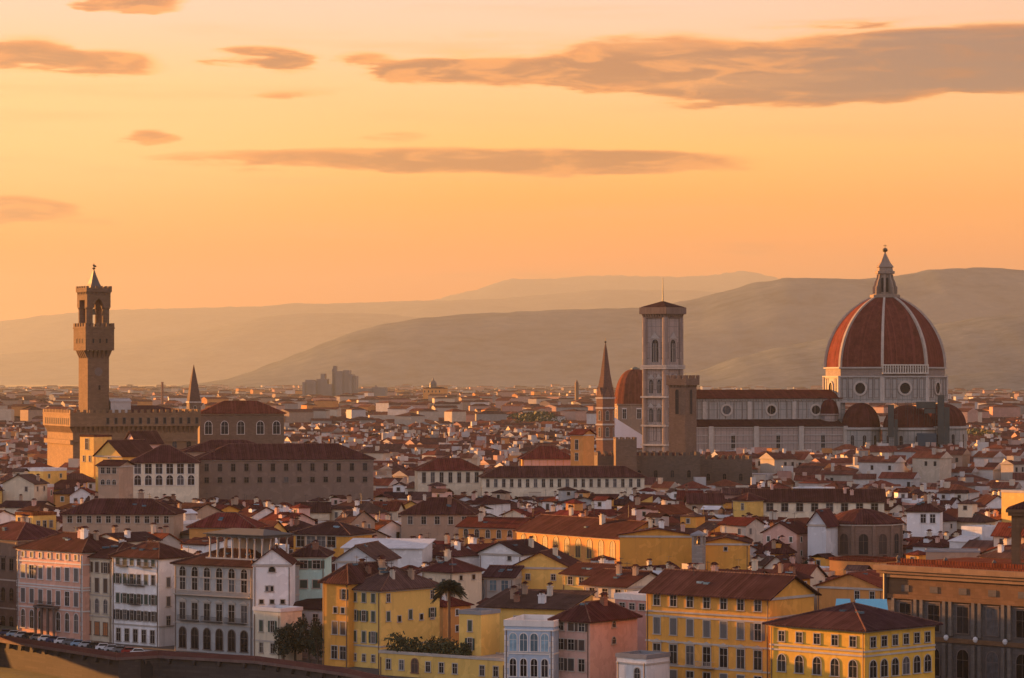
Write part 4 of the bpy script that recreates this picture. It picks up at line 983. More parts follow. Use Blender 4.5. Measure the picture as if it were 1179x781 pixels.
def loggia():
    L = MB(); w = widE; x0, x1, y0, y1 = w*.32, w*1.02, 2.5, 10.5; z0 = zE-.4; z1 = zp(613, 615)
    b = MB(); b.box(x0, x1, y0, y1, z0, z0+1.4); b.box(x0-.3, x1+.3, y0-.3, y1+.3, z0+1.402, z0+1.7); b.box(x0+2, x1-2, y1-2.5, y1-2, z0+1.7, z1-.8); lo = b.build('loggia', TRIM, palE)
    c = MB(); n = 8
    p = MB(); p.lathe([(.28, 0), (.28, .3), (.2, .32), (.18, z1-z0-3.0), (.3, z1-z0-2.8), (.3, z1-z0-2.55)], 8); pd = p.data('column', TRIM)
    for i in range(n): link('column', pd, lo, (x0+.4+i*(x1-x0-.8)/(n-1), y0+.3, z0+1.7))
    for i in range(1, 4): link('column', pd, lo, (x1-.4, y0+.3+i*(y1-y0-.6)/3, z0+1.7)); link('column', pd, lo, (x0+.4, y0+.3+i*(y1-y0-.6)/3, z0+1.7))
    r = MB(); r.box(x0-.2, x1+.2, y0-.2, y1+.2, z1-.82, z1-.2); gable_roof(r, x0-.3, x1+.3, y0-.3, y1+.3, z1-.2, .9, .4, .15, 'x', 3.5); r.build('loggia_roof', plain('slate_roof', (.09, .085, .08), .8), palE)
    b = MB()
    for k in range(2): b.box(-.2-.0, 0, 0, 0.001, 0, 0)
loggia()
def balcony(root, x, z, w, d=.9, m=METAL):
    b = MB(); b.box(x-w/2, x+w/2, -d, -.16, z-.18, z-.05); b.box(x-w/2, x+w/2, -d, -d+.05, z+.9, z+.96)
    n = int(w/.28)
    for i in range(n+1): b.box(x-w/2+i*(w-.04)/n, x-w/2+i*(w-.04)/n+.05, -d, -d+.05, z-.048, z+.898)
    for s in (x-w/2, x+w/2-.05): b.box(s, s+.05, -d+.052, -.16, z+.9, z+.96)
    return b.build('balcony', m, root)
for k in range(3): balcony(palE, widE*(.2+.3*k), zp(712, 617)-.1, widE*.25)
balcony(palE, widE*.5, zp(684, 617)+.2, widE*.96, 1.0, TRIM)

F1 = bld('town_house', 'tall pinkish white gabled house with small scattered windows left of the mint house', 'town house', 291.5, 335, 601, 0, 649, 12, W['white'], ('gable', 2.8, 'y'), RB,
    front=[(654, 1, 1.3, 1.6, 'arch', {}), (678, 2, .8, 1.0, 'plain', dict(m=(2.5, 3.5))), (693, 3, .8, .8, 'plain', {})], vis=700, ov=.4, short='the tall white gabled house')
bld('town_house', 'low yellowish house with green shutters standing below the tall white gabled house', 'town house', 292, 323, 596, -40, 703, 6, W['cream'], ('flat', .5, 'x'), W['pale'],
    front=[(720, 2, 1.0, 2.2, 'shut', dict(sm=S['green'])), (745, 2, .9, 1.9, 'plain', dict(sm=S['green']))], bands=(737,), vis=756)
bld('town_house', 'pale mint green house with two rows of dark green shutters', 'town house', 335.5, 374, 616, -3, 640, 12, W['mint'], ('hip', 2.0, 'x'), RD,
    front=[(650, 2, 1.5, 1.6, 'closed', dict(sm=S['green'], m=(1.2, .4))), (672.5, 2, 1.5, 1.6, 'closed', dict(sm=S['green'], m=(1.2, .4)))], vis=694, short='the mint green house', chim=1)
bld('town_house', 'plain whitish gabled wall and pale roof behind the mint green house', 'town house', 386, 434, 650, -14, 645, 16, W['pale'], ('gable', 3.0, 'y'), RG,
    front=[(651, 1, 1.2, 1.2, 'plain', dict(m=(5, 2)))], vis=665)
bld('long_house', 'long low pale flat-topped terrace stretching right from the mint green house', 'terrace', 396, 486, 690, -8, 631, 14, W['white'], ('shed', 1.2, 'x'), W['pale'], vis=642)
bld('terrace_block', 'dark low terrace with parapet below the mint green house', 'terrace', 322, 374, 606, -30, 700, 12, W['grey'], ('shed', 1.0, 'x'), RD,
    front=[(711, 3, 1.2, 2, 'plain', {})], vis=745)
bld('town_house', 'tall ochre-orange house with scattered brown windows and a dark low doorway', 'town house', 371.5, 401, 585, -40, 668, 16, W['ochre'], ('hip', 2.8, 'y'), RB,
    front=[(683, 2, 1.0, 1.9, 'closed', dict(sm=S['brown'], m=(3.5, .3), skip=(0,))), (701.5, 2, .9, 1.1, 'plain', dict(m=(2.4, .4))), (722, 2, 1.3, 2.4, 'closed', dict(sm=S['brown'], m=(2.2, .3))), (750, 2, 1.5, 2.4, 'plain', dict(m=(2, .2)))], vis=757, chim=3, short='the ochre-orange house')
bld('town_house', 'yellow corner house with pyramid roof and three rows of green shutters', 'villa', 400.5, 438, 583, -40, 677, 17, W['yellow'], ('hip', 3.6, 'x'), RG,
    front=[(687, 3, .95, 1.7, 'closed', dict(sm=S['green'])), (708, 3, .95, 2.0, 'shut', dict(sm=S['green'])), (732, 3, .95, 2.1, 'closed', dict(sm=S['green'])), (756, 3, .8, 1.3, 'plain', {})],
    right=[(687, 5, .9, 1.5, 'plain', dict(skip=(1, 2, 3))), (708, 5, .95, 1.8, 'closed', dict(sm=S['green'], skip=(1, 3))), (712, 5, .9, 1.1, 'plain', dict(skip=(0, 2)))], bands=(742,), vis=755, chim=4, short='the yellow corner house')
bld('town_house', 'small cream house with low pyramid roof behind the yellow corner house', 'town house', 486, 521, 640, -42, 656, 9, W['cream'], ('hip', 2.2, 'x'), RB,
    right=[(664, 2, .9, 1.0, 'plain', {})], front=[(668, 2, .9, .9, 'plain', {})], vis=675, chim=1)
bld('garden_wall', 'long yellow retaining wall with dark doors carrying the garden hedge', 'retaining wall', 437, 582, 566, -36, 752, 9, W['yellow'], ('flat', .3, 'x'), TRIM,
    front=[(764, 9, 1.0, 1.8, 'plain', dict(skip=(2, 6))), (763, 9, 1.5, 2.8, 'arch', dict(skip=(0, 1, 3, 4, 5, 6, 7, 8), pm=S['brown'], fm=ST['brick']))], vis=776, short='the yellow garden wall')
bld('tower_house', 'small yellow tower-like house with flat grey top right of the palm tree', 'town house', 528.5, 554, 560, -34, 707, 6, W['yellow'], ('flat', .5, 'x'), LEAD,
    front=[(720, 1, .9, 2.0, 'closed', dict(sm=S['green'])), (741, 1, .9, 2.2, 'shut', dict(sm=S['green']))], vis=757, short='the small yellow tower house')
bld('long_house', 'long blank yellow wall with cluttered tiled roof behind the blue-grey villa', 'warehouse', 553, 652, 585, -20, 699, 16, W['yellow'], ('shed', 2.2, 'x'), RG,
    front=[(712, 6, .9, 1.2, 'plain', dict(skip=(1, 3, 4)))], vis=742, chim=5, short='the long blank yellow wall')
bld('villa', 'blue-grey villa with white trim and four tall arched bluish windows', 'villa', 581, 637, 548, -16, 721, 13, W['blue'], ('flat', .9, 'x'), TRIMW,
    front=[(739, 4, 1.35, 3.2, 'arch', dict(fm=TRIMW, pm=PANEB)), (768, 4, 1.2, 3.2, 'arch', dict(fm=TRIMW))], bands=(725, 752), bandm=TRIMW, vis=781, short='the blue-grey villa', quoins='w')
bld('town_house', 'white-fronted house with rows of dark shutters and a blank pink side wall', 'town house', 636.5, 679, 550, -37, 712, 15, W['pink'], ('hip', 2.6, 'y'), RB,
    front=[(720, 3, 1.3, 1.6, 'shut', dict(sm=S['brown'])), (741, 3, 1.3, 1.9, 'shut', dict(sm=S['brown'])), (764, 3, 1.3, 2.2, 'shut', dict(sm=S['dgrey']))], right=[(719, 3, 1.1, 1.2, 'arch', dict(skip=(0, 2))), (738, 3, 1.1, 1.2, 'arch', dict(skip=(0, 2)))],
    vis=781, chim=1, short='the house with the pink side wall')
bld('town_house', 'low white house with arched door squeezed in left of the orange-yellow palace', 'town house', 710, 744, 528, -38, 757, 7, W['white'], ('flat', .5, 'x'), LEAD, front=[(776, 2, 1.2, 2.6, 'arch', dict(skip=(0,)))], bands=(763,), vis=781)
palQ, *_q, widQ, zQ = bld('palazzo', 'big orange-yellow palace with seven bays, arched hoods and a planted balcony', 'palace', 744, 886, 541, -40, 680, 13.5, W['ochre'], ('gable', 3.2, 'x'), RD,
    front=[(690, 7, 1.35, 1.9, 'plain', dict(sm=S['grey'])), (719.5, 7, 1.4, 2.9, 'closed', dict(sm=S['grey'])), (751, 7, 1.6, 3.3, 'pedi', {}), (779, 7, 1.5, 3, 'closed', dict(sm=S['grey']))], bands=(703, 708, 737, 764), vis=781, chim=1, short='the big orange-yellow palace', ov=1.0)
palR, *_q, widR, zR = bld('palazzo', 'deep yellow corner palace with dark hipped roof and arched lower windows', 'palace', 887, 996, 518, -45, 717, 19, plaster('deep_yellow_render', (.68, .38, .055)), ('hip', 3.2, 'y'), RD,
    front=[(731.5, 5, 1.3, 1.7, 'plain', {}), (762, 5, 1.7, 2.9, 'arch', {})], right=[(732, 6, 1.4, 1.7, 'plain', {}), (762, 6, 1.8, 2.9, 'arch', {})], bands=(742, 747), vis=781, ov=1.0, short='the deep yellow corner palace')
PB = [o for o in COL.objects if o.get('label', '').startswith('pink riverside')][0]; wB = PB['_w']
b = MB(); b.box(wB*.34, wB*.66, -1.6, -.16, 6.3, 6.7)
for k in range(4): b.box(wB*.35+k*wB*.095, wB*.35+k*wB*.095+.45, -1.5, -1.05, 0, 6.298)
b.build('portico', TRIMD, PB); balcony(PB, wB*.5, 6.75, wB*.3, 1.5)
PD = [o for o in COL.objects if o.get('label', '').startswith('white riverside')][0]
for u, py in ((.25, 650.5), (.75, 650.5), (.5, 693.5), (.5, 672)): balcony(PD, PD['_w']*u, zp(py, 634), PD['_w']*(.22 if py != 672 else .4), .8)
balcony(palQ, widQ*.5, zp(763, 541)+.05, 3.6, 1.2, TRIM)
# bright glazing panels stand on the roof terrace behind the yellow corner palace
t = MB()
for x0, x1 in ((0, 3.0), (3.5, 9.6)):
    t.mesh([(x0, 0, 0), (x1, 0, 0), (x1-.2, 3.2, 1.9), (x0+.3, 3.2, 1.9), (x0, 0, -.15), (x1, 0, -.15), (x1-.2, 3.2, 1.75), (x0+.3, 3.2, 1.75)], [(0, 1, 2, 3), (7, 6, 5, 4), (4, 5, 1, 0), (6, 7, 3, 2), (5, 6, 2, 1), (7, 4, 0, 3)])
q = P(961, 549); zz = zp(703, 549)
sk = thing('canopy', 'bright sky-blue sloping canopy sheets on the roof behind the yellow corner palace', 'canopy', (q[0], q[1], zz), R(-6)); t.build('sheet', plain('sky_blue_sheet', (.16, .48, .62), .4, 0, .02, .15), sk)
m = MB()
for x in (.3, 2.8, 3.8, 6.5, 9.3):
    for y, h in ((.2, 0), (3.0, 1.7)): m.tube((x, y, -3.5), (x, y, h-.1), .07)
m.build('post', METAL, sk)

# --- the library: broad dark front, glowing cornice, stone tower at the picture's edge
def library():
    Y, yaw = 570, -45; a = R(yaw); A = P(1018, Y); w = front_width(1018, 1235, Y, a); z = lambda py: zp(py, Y)
    t = thing('library', 'massive brown sandstone library with long sunlit cornice and dark pilastered front', 'library', (A[0], A[1], 0), a); d = 26
    st = stone('library_stone', (.20, .105, .055), 1.6, .6)
    b = MB(); b.box(0, w, 0, d, -2, z(664)); b.build('wall', st, t)
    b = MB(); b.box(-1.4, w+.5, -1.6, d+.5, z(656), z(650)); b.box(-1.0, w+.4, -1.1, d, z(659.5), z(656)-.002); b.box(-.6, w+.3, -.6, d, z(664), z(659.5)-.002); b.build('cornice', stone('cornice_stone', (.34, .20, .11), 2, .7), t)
    r = MB(); r.box(.3, w-.3, .3, d-.3, z(650)+.002, z(650)+.3); r.box(2, w-2, 2.5, 3.0, z(650)+.302, z(650)+1.1); r.build('roof', RU, t)
    b = MB(); b.box(-.4, w+.3, -.5, -.003, z(688), z(683)); b.box(-.4, w+.3, -.4, -.003, z(734), z(729)); b.build('string_course', st, t)
    b = MB(); b.box(-.01, w+.01, -.010, -.002, -2, z(691)); b.build('lower_facing', ST['dark'], t)
    for i in range(7):
        x = 5+i*6.6
        for py, hh, sty in ((708, 4.8, 'hood'), (757, 5.2, 'arch')):
            window(t, x, 0, z(py)-hh/2, 0, sty, 2.6, hh, TRIMD, PANE)
            for dx in (-2.6, 2.6):
                p = MB(); p.box(x+dx-.35, x+dx+.35, -.55, -.003, z(py)-hh/2-.6, z(py)+hh/2+.9); p.build('pilaster', stone('pilaster_stone', (.17, .145, .125), 1.5, .6), t)
        m = MB(); m.box(-.9, .9, -.12, -.003, -.6, .6); m.build('frieze_panel', ST['dark'], t, (x, 0, z(676)))
        m = MB(); m.lathe([(.02, .6), (.35, .45), (.5, .1), (.4, -.25), (.15, -.5)], 8); m.build('roundel', W['white'], t, (x+3.1, -.42, z(729)))
    for i in range(3): m = MB(); m.lathe([(.35, 0), (.5, .3), (.25, .6), (.45, 1.2), (.1, 1.7)], 8); m.build('finial', ST['dark'], t, (1+i*11, 3, z(650)))
    m = MB(); m.tube((.6, -.3, z(690)), (.6, -.3, z(657)), .5, n=8); m.build('drainpipe', S['brown'], t)
    foot(A[0]+math.cos(a)*w/2-math.sin(a)*d/2, A[1]+math.sin(a)*w/2+math.cos(a)*d/2, w/2, d/2, a); VIS.append((1020, 1240, Y, 781)); ANCH.append(('the brown library', 1100, 665))
    # lower sloping wing to the left
    bld('library_wing', 'orange-brown gabled wing with two small windows left of the big library', 'library wing', 941, 1016, 628, -34, 674, 13, W['orange'], ('gable', 2.6, 'y'), RU, front=[(684, 4, 1.0, 1.9, 'plain', dict(skip=(0, 1)))], vis=700)
    bld('library_hall', 'long low brown hall with a sunlit roof edge left behind the library', 'hall', 955, 1012, 668, -42, 645, 9, W['orange'], ('flat', .4, 'x'), RU, vis=660, z0=0)
    bld('roof_block', 'plain tan rectangular block rising above the library roof', 'roof block', 1066, 1128, 662, -8, 636, 7, W['tan'], ('flat', .25, 'x'), LEAD, vis=652)
    # tower
    Y = 562; A = P(1164.5, Y); z = lambda py: zp(py, Y); T = thing('stone_tower', 'square brown stone tower with arched openings at the right edge of the picture', 'tower', (A[0], A[1], 0), R(-12))
    s = 6.2; b = MB(); 
    b.box(0, s, 0, s, z(670), z(657)); 
    for (x, y) in ((0, 0), (s-1.5, 0), (0, s-1.5), (s-1.5, s-1.5)): b.box(x, x+1.5, y, y+1.5, z(657)+.002, z(603))
    b.box(0, s, 0, s, z(603)+.002, z(594)); b.build('shaft', st, T)
    b = MB()
    for y in (.2, s-1.2): b.extr([(1.5, z(612)), (1.5, z(603)), (s-1.5, z(603)), (s-1.5, z(612))]+[(s/2+1.6*math.cos(k*math.pi/6), z(615.5)+1.6*math.sin(k*math.pi/6)) for k in range(7)], y, y+1)
    b.build('arch', st, T)
    b = MB(); b.box(-.6, s+.6, -.6, s+.6, z(594)+.002, z(590)); b.box(-1, s+1, -1, s+1, z(590)+.002, z(586.5)); b.box(-.3, s+.3, -.3, s+.3, z(658.5), z(655)); b.build('cornice', st, T)
    b = MB(); gable_roof(b, -.8, s+.8, -.8, s+.8, z(586.5), 1.2, 0, .2, 'x', 3); b.build('roof', RB, T)
    b = MB(); b.box(1.6, s-1.6, .3, .6, z(657), z(648)); b.build('balustrade', st, T)
    foot(A[0]+3, A[1]+3, 4.5, 4.5, 0); VIS.append((1160, 1200, Y, 660))
library()

# ------------------------------------------------------------------ second row and the middle of the town
bld('arcaded_house', 'sunlit orange long house with a row of tall arched bays and big dark roof', 'palace', 595, 713.5, 745, -57, 610.5, 15, W['orange'], ('gable', 3.4, 'x'), RB,
    front=[(625, 9, 2.1, 4.6, 'arch', dict(fm=W['yellow'], pm=S['brown']))], vis=645, short='the sunlit arcaded house', chim=2)
bld('town_house', 'big blank yellow-orange wall with sloping top right of the sunlit arcaded house', 'town house', 713.5, 800, 703, -6, 616, 14, W['ochre'], ('gable', 1.4, 'y'), RB, vis=644, short='the blank yellow-orange wall', chim=3)
bld('town_house', 'plain yellow-orange house with one tiny window right of the slim dark turret', 'town house', 809, 862, 690, -6, 625, 12, W['ochre'], ('gable', 1.2, 'y'), RB, front=[(632, 3, .7, .8, 'plain', dict(skip=(0, 2)))], vis=650)
def turret():
    Y = 685; A = P(796.5, Y); z = lambda py: zp(py, Y); t = thing('turret', 'slim dark grey bell turret between two blank yellow-orange walls', 'turret', (A[0], A[1], 0), R(-20)); s = 2.5
    b = MB(); b.box(0, s, 0, s, 0, z(628)); 
    for x in (0, s-.5):
        for y in (0, s-.5): b.box(x, x+.5, y, y+.5, z(628)+.002, z(617))
    b.build('shaft', ST['grey'], t)
    b = MB(); b.box(-.3, s+.3, -.3, s+.3, z(617)+.002, z(615.5)); gable_roof(b, -.2, s+.2, -.2, s+.2, z(615.5), .8, .1, .1, 'x', 1.4); b.build('roof', LEAD, t)
    b = MB(); b.lathe([(.5, z(626)), (.45, z(623)), (.2, z(621)), (.05, z(620))], 10, s/2, s/2); b.build('bell', COPPER, t)
turret()
bld('town_house', 'yellow gabled house with one square window above the long blank yellow wall', 'town house', 590, 655, 655, -14, 652, 13, W['yellow'], ('gable', 3.0, 'y'), RB, front=[(664, 2, .9, 1.2, 'plain', {})], vis=690, short='the yellow gabled house', chim=1)
bld('town_house', 'grey-green small house with dark bluish roof left of the yellow gabled house', 'town house', 558, 591, 650, -16, 664, 12, W['grey'], ('gable', 1.8, 'x'), RD, front=[(674, 2, 1.5, 2.2, 'plain', dict(pm=PANEB))], vis=692)
bld('town_house', 'white house with single window and dark blue-grey gable roof below the sunlit arcade', 'town house', 552, 600, 690, -34, 636, 12, W['white'], ('gable', 2.4, 'y'), RD, front=[(640, 2, .9, 1.6, 'plain', dict(skip=(0,)))], vis=655, chim=2)
bld('town_house', 'ochre house with dark loggia windows tucked right of the yellow gabled house', 'town house', 648, 692, 640, -44, 660, 10, W['yellow'], ('gable', 1.8, 'x'), RB, front=[(668, 3, 1.3, 1.6, 'plain', {})], vis=690, chim=1)
bld('town_house', 'cream house with long brown roof and upper terrace above the pink side wall', 'town house', 672, 722, 600, -44, 672, 13, W['cream'], ('gable', 2.4, 'x'), RB, front=[(681, 3, 1.4, 1.6, 'plain', {})], right=[(682, 3, 1.0, 1.5, 'shut', dict(sm=S['brown']))], vis=705, chim=2)
bld('town_house', 'pinkish house with white roof-terrace rail left of the orange-yellow palace', 'town house', 708, 748, 580, -40, 690, 9, W['rose'], ('flat', .9, 'x'), TRIMW, front=[(696, 3, 1.3, 1.6, 'plain', {})], vis=712, chim=1)
def apse():
    Y = 720; C = P(993, Y+8); z = lambda py: zp(py, Y); t = thing('round_church', 'rounded brown brick church apse with blind arches and half-cone tiled roof', 'church', (C[0], C[1], 0), R(-20)); r = 9.4
    st = stone('apse_brick', (.25, .16, .12), .6, .2)
    b = MB(); b.lathe([(r, 0), (r, z(604))], 12); w = b.build('wall', st, t)
    b = MB(); b.lathe([(r+.5, z(604)), (r+.5, z(602.5)), (5.2, z(592)), (2.0, z(588)), (.1, z(587))], 12); b.build('roof', RB, t)
    b = MB(); b.lathe([(r+.4, z(605.5)), (r+.4, z(604.2))], 12); b.build('cornice', TRIM, t)
    rr = r*math.cos(math.pi/12)
    for k in range(12):
        tt = (k+.5)*math.pi/6; window(w, rr*math.cos(tt), rr*math.sin(tt), z(638), tt+math.pi/2, 'arch', 2.2, 4.8, st, VOID if k % 2 else S['brown'])
        q = MB(); q.box(-.4, .4, -.35, .3, 0, z(605)); q.build('buttress', st, w, (r*math.cos(k*math.pi/6), r*math.sin(k*math.pi/6), 0), k*math.pi/6+math.pi/2)
    foot(C[0], C[1], 10, 10, 0); VIS.append((945, 1042, Y, 640)); ANCH.append(('the round brick apse', 993, 615))
apse()
bld('town_house', 'pale bluish white gabled house against the left side of the round brick apse', 'town house', 930, 951, 715, -24, 603, 9, W['pale'], ('gable', 3, 'y'), RB, vis=640)
bld('town_house', 'pinkish pale gabled house end poking up just below the battlemented palace', 'town house', 158, 186, 985, 34, 510, 9, W['pink'], ('gable', 3.5, 'x'), RB, vis=518)
# long brown palace and its white neighbour in front of the battlemented palace
bld('long_palace', 'very long dark brown palace with two rows of small windows and wide roof', 'palace', 228, 430, 930, 9, 529, 20, W['brown'], ('hip', 4.2, 'x'), RB,
    front=[(538.5, 13, 1.2, 2.2, 'plain', dict(fm=TRIMD)), (553, 13, 1.3, 1.6, 'plain', dict(fm=TRIMD))], vis=572, short='the long dark brown palace')
bld('long_palace', 'whitish palace with large arched windows left of the long dark brown palace', 'palace', 150, 228.5, 915, 5, 532, 18, W['cream'], ('hip', 4.6, 'x'), RB,
    front=[(540, 6, 2.0, 3.0, 'plain', dict(fm=TRIMW)), (553, 6, 2.0, 3.0, 'arch', dict(fm=TRIMW))], vis=566)
bld('long_palace', 'broad raised brown roof block above the long dark brown palace', 'palace', 212, 318, 965, 9, 520, 18, W['tan'], ('hip', 3.2, 'x'), RB, vis=524)
bld('town_house', 'orange sunlit gabled house front below the battlemented palace', 'town house', 110, 141, 955, -42, 524, 14, W['yellow'], ('gable', 4.5, 'y'), RB, front=[(524, 1, .9, 2.0, 'plain', {})], vis=548, short='the sunlit gabled house')
bld('tower_house', 'narrow sunlit tower house with open top beside the battlemented palace', 'tower house', 92, 108, 975, -46, 503, 7, W['yellow'], ('flat', .4, 'x'), RB, front=[(511, 1, 1.5, 3.5, 'plain', {}), (528, 2, .8, 1.8, 'plain', {})], vis=530)
bld('town_house', 'tan house with arched ground floor below the sunlit gabled house', 'town house', 113, 137, 880, -20, 536, 9, W['tan'], ('gable', 1.2, 'x'), RB, front=[(540, 3, 1.2, 2.6, 'plain', {}), (555, 3, 1.2, 1.5, 'arch', {})], vis=562)
bld('long_palace', 'long yellow building with seven dark windows and red roof in mid town', 'palace', 481, 556, 1010, 6, 541, 14, W['cream'], ('hip', 3.4, 'x'), RR, front=[(550, 7, 1.2, 3.4, 'plain', {})], vis=561, short='the long yellow building')
bld('long_palace', 'longer lower cream building with twenty small windows right of the long yellow building', 'palace', 555, 742, 990, 3, 549, 12, W['cream'], ('hip', 3.0, 'x'), RB, front=[(556.5, 20, 1.0, 2.6, 'plain', {})], vis=566, short='the long cream building')
bld('palace_block', 'square red-roofed palace with bright orange upper windows and sunlit left side', 'palace', 601, 660, 1040, 4, 527.5, 13, W['orange'], ('hip', 3.8, 'x'), RR, front=[(533, 6, 2.6, 2.0, 'plain', dict(pm=W['salmon'], fm=W['orange']))], vis=541, short='the square red-roofed palace')
bld('tower_house', 'tall narrow orange tower house right of the square red-roofed palace', 'tower house', 657, 671, 1030, -35, 500, 7, W['orange'], ('gable', 1.5, 'x'), RR, front=[(512, 1, 1.2, 3.2, 'plain', {}), (526, 1, 1.2, 2.5, 'plain', {})], vis=540)
bld('long_house', 'long low building with yellow end wall and eight large dark openings', 'town house', 858, 1018, 860, -3, 577, 12, W['cream'], ('gable', 3.0, 'x'), RB, front=[(584, 9, 1.9, 2.4, 'plain', {})], vis=591, short='the long low cream house', chim=3)
bld('tower_house', 'sunlit yellow end block attached to the left of the long low cream house', 'town house', 844, 860, 858, -46, 575, 7, W['yellow'], ('hip', 1.6, 'x'), RB, front=[(583, 2, .9, 1.8, 'plain', dict(skip=(0,)))], vis=590)
bld('town_house', 'bright white house with two dark shuttered windows right of the round brick apse', 'town house', 1044, 1082, 770, -12, 588, 11, W['white'], ('hip', 2.2, 'x'), RB, front=[(597, 3, 1.3, 2.2, 'plain', dict(skip=(0,), fm=TRIMW))], vis=614, chim=3, short='the bright white house')
bld('town_house', 'square blocky sunlit orange attic at the right edge above the stone tower', 'town house', 1153, 1190, 800, -50, 567, 9, W['yellow'], ('flat', .4, 'x'), TRIM, vis=584)
bld('town_house', 'long-eaved tan house with central dark roof and white base in mid town', 'town house', 462, 545, 790, -6, 591, 13, W['tan'], ('hip', 3.6, 'x'), RB, front=[(599, 5, 1.2, 2.0, 'plain', {})], vis=617, short='the long-eaved tan house', chim=2)
bld('town_house', 'low brown house with broad hipped roof above the white riverside building', 'town house', 72, 200, 730, -4, 591, 13, W['tan'], ('hip', 3.0, 'x'), RB, front=[(598, 11, 1.1, 1.6, 'plain', {})], vis=606, short='the broad low brown house', chim=2)
bld('town_house', 'sunlit orange upper house with three tall windows above the pink riverside palace', 'town house', 18, 38, 745, -44, 593, 7, W['yellow'], ('flat', .5, 'x'), RU, front=[(603, 3, 1.0, 3.4, 'plain', {})], right=[(603, 3, .9, 1.6, 'plain', {})], vis=618)
bld('town_house', 'dark reddish house with large dark openings below the long dark brown palace', 'town house', 338, 402, 720, -24, 614, 12, W['ochre'], ('hip', 2.4, 'x'), RD, front=[(622, 5, 2.2, 3.0, 'plain', dict(skip=(4,)))], vis=632)
bld('town_house', 'broad red roof on a low house directly behind the roof loggia', 'town house', 218, 292, 720, -8, 606, 11, W['orange'], ('hip', 2.8, 'x'), RR, vis=612)
bld('town_house', 'sunlit orange gabled house with row of arches left of the sunlit arcade', 'town house', 528, 596, 770, -30, 606, 11, W['orange'], ('gable', 2.0, 'x'), RR, front=[(613, 5, 1.2, 2.4, 'arch', {})], vis=620, chim=2)
# ------------------------------------------------------------------ ordinary town houses, near to far, each one a thing
HN = ('white', 'cream', 'pale', 'beige', 'pink', 'tan', 'yellow', 'grey', 'orange', 'rose', 'brown', 'ochre')
HW = (25, 17, 11, 11, 7, 7, 6, 6, 6, 5, 4, 7)
WORDS = dict(white='white', cream='cream', pale='pale grey', beige='beige', pink='pink', tan='tan', yellow='yellow', grey='grey', orange='orange', rose='rose', brown='brown', ochre='ochre')
RN = {RB.name: 'brown', RR.name: 'red', RD.name: 'dark', RU.name: 'rust red', RG.name: 'greyish'}
sky_line = [900.0]*1400
def put_line(p0, p1, top):
    for q in range(max(0, int(p0)+60), min(1399, int(p1)+61)): sky_line[q] = min(sky_line[q], top)
for (p0, p1, Y, vis) in VIS: pass
houses = []; hidden = 0; stuff_spots = []
def zone_yaw(px, Y):
    if Y < 820: return R(-42)+rnd.gauss(0, .16)
    return R(rnd.choice((-32, -32, -12, 8, 30)))+rnd.gauss(0, .1)
def try_house(px, Y, small=False):
    w = rnd.uniform(7.5, 13.5) if not small else rnd.uniform(5.5, 8); d = rnd.uniform(7.5, 11.5) if not small else rnd.uniform(6, 9)
    if Y > 900: w *= 1.15
    a = zone_yaw(px, Y); cx, cy_ = (px-CX)/F*Y, Y
    fp = (cx, cy_, w/2, d/2, a)
    for q in FOOT:
        if overlap(fp, q): return None
    z = rnd.choice((rnd.uniform(11.5, 15.5), rnd.uniform(13, 18), rnd.uniform(15, 20.5)))
    if (px < 112 and 915 < Y < 1045) or (px > 800 and 1120 < Y < 1345): z += rnd.uniform(4.5, 8)
    ext = (w*abs(math.cos(a))+d*abs(math.sin(a)))/2/Y*F
    roofh = rnd.uniform(1.5, 2.6); lim = 99
    for (p0, p1, YV, vis) in VIS:
        if YV > Y and p0-2 < px+ext and p1+2 > px-ext: lim = min(lim, zp(vis+1, Y)-roofh-.9)
    if z > lim: z = lim-rnd.uniform(0, .8)
    if z < 5.5: return None
    return fp, w, d, a, z, roofh, ext
def overhead(px, Y, z, roofh, ext):
    top = to_py(z+roofh, Y); seen = sum(max(0, min(sky_line[q], 781)-top) for q in range(max(60, int(px-ext)+60), min(1239, int(px+ext)+61)))
    return top, seen
for (p0, p1, Y, vis) in VIS: ANCH = ANCH
def skyline_add_near(Y):
    """buildings placed by hand that stand nearer than Y join the line of what is already covered"""
    for rec in HAND:
        if not rec[4] and rec[2] < Y: put_line(rec[0], rec[1], rec[3]); rec[4] = True
HAND = []
for o in list(COL.objects):
    if o.parent is None and '_z' in o:
        a = o.rotation_euler.z; c, s = math.cos(a), math.sin(a); w, d, z = o['_w'], o['_d'], o['_z']
        cs = [(o.location.x+c*u-s*v, o.location.y+s*u+c*v) for u in (0, w) for v in (0, d)]; ps = [to_px(*q) for q in cs]
        HAND.append([min(ps), max(ps), min(q[1] for q in cs), to_py(z+.5, o.location.y), False])
N_MAX = 272
Y = 628.0
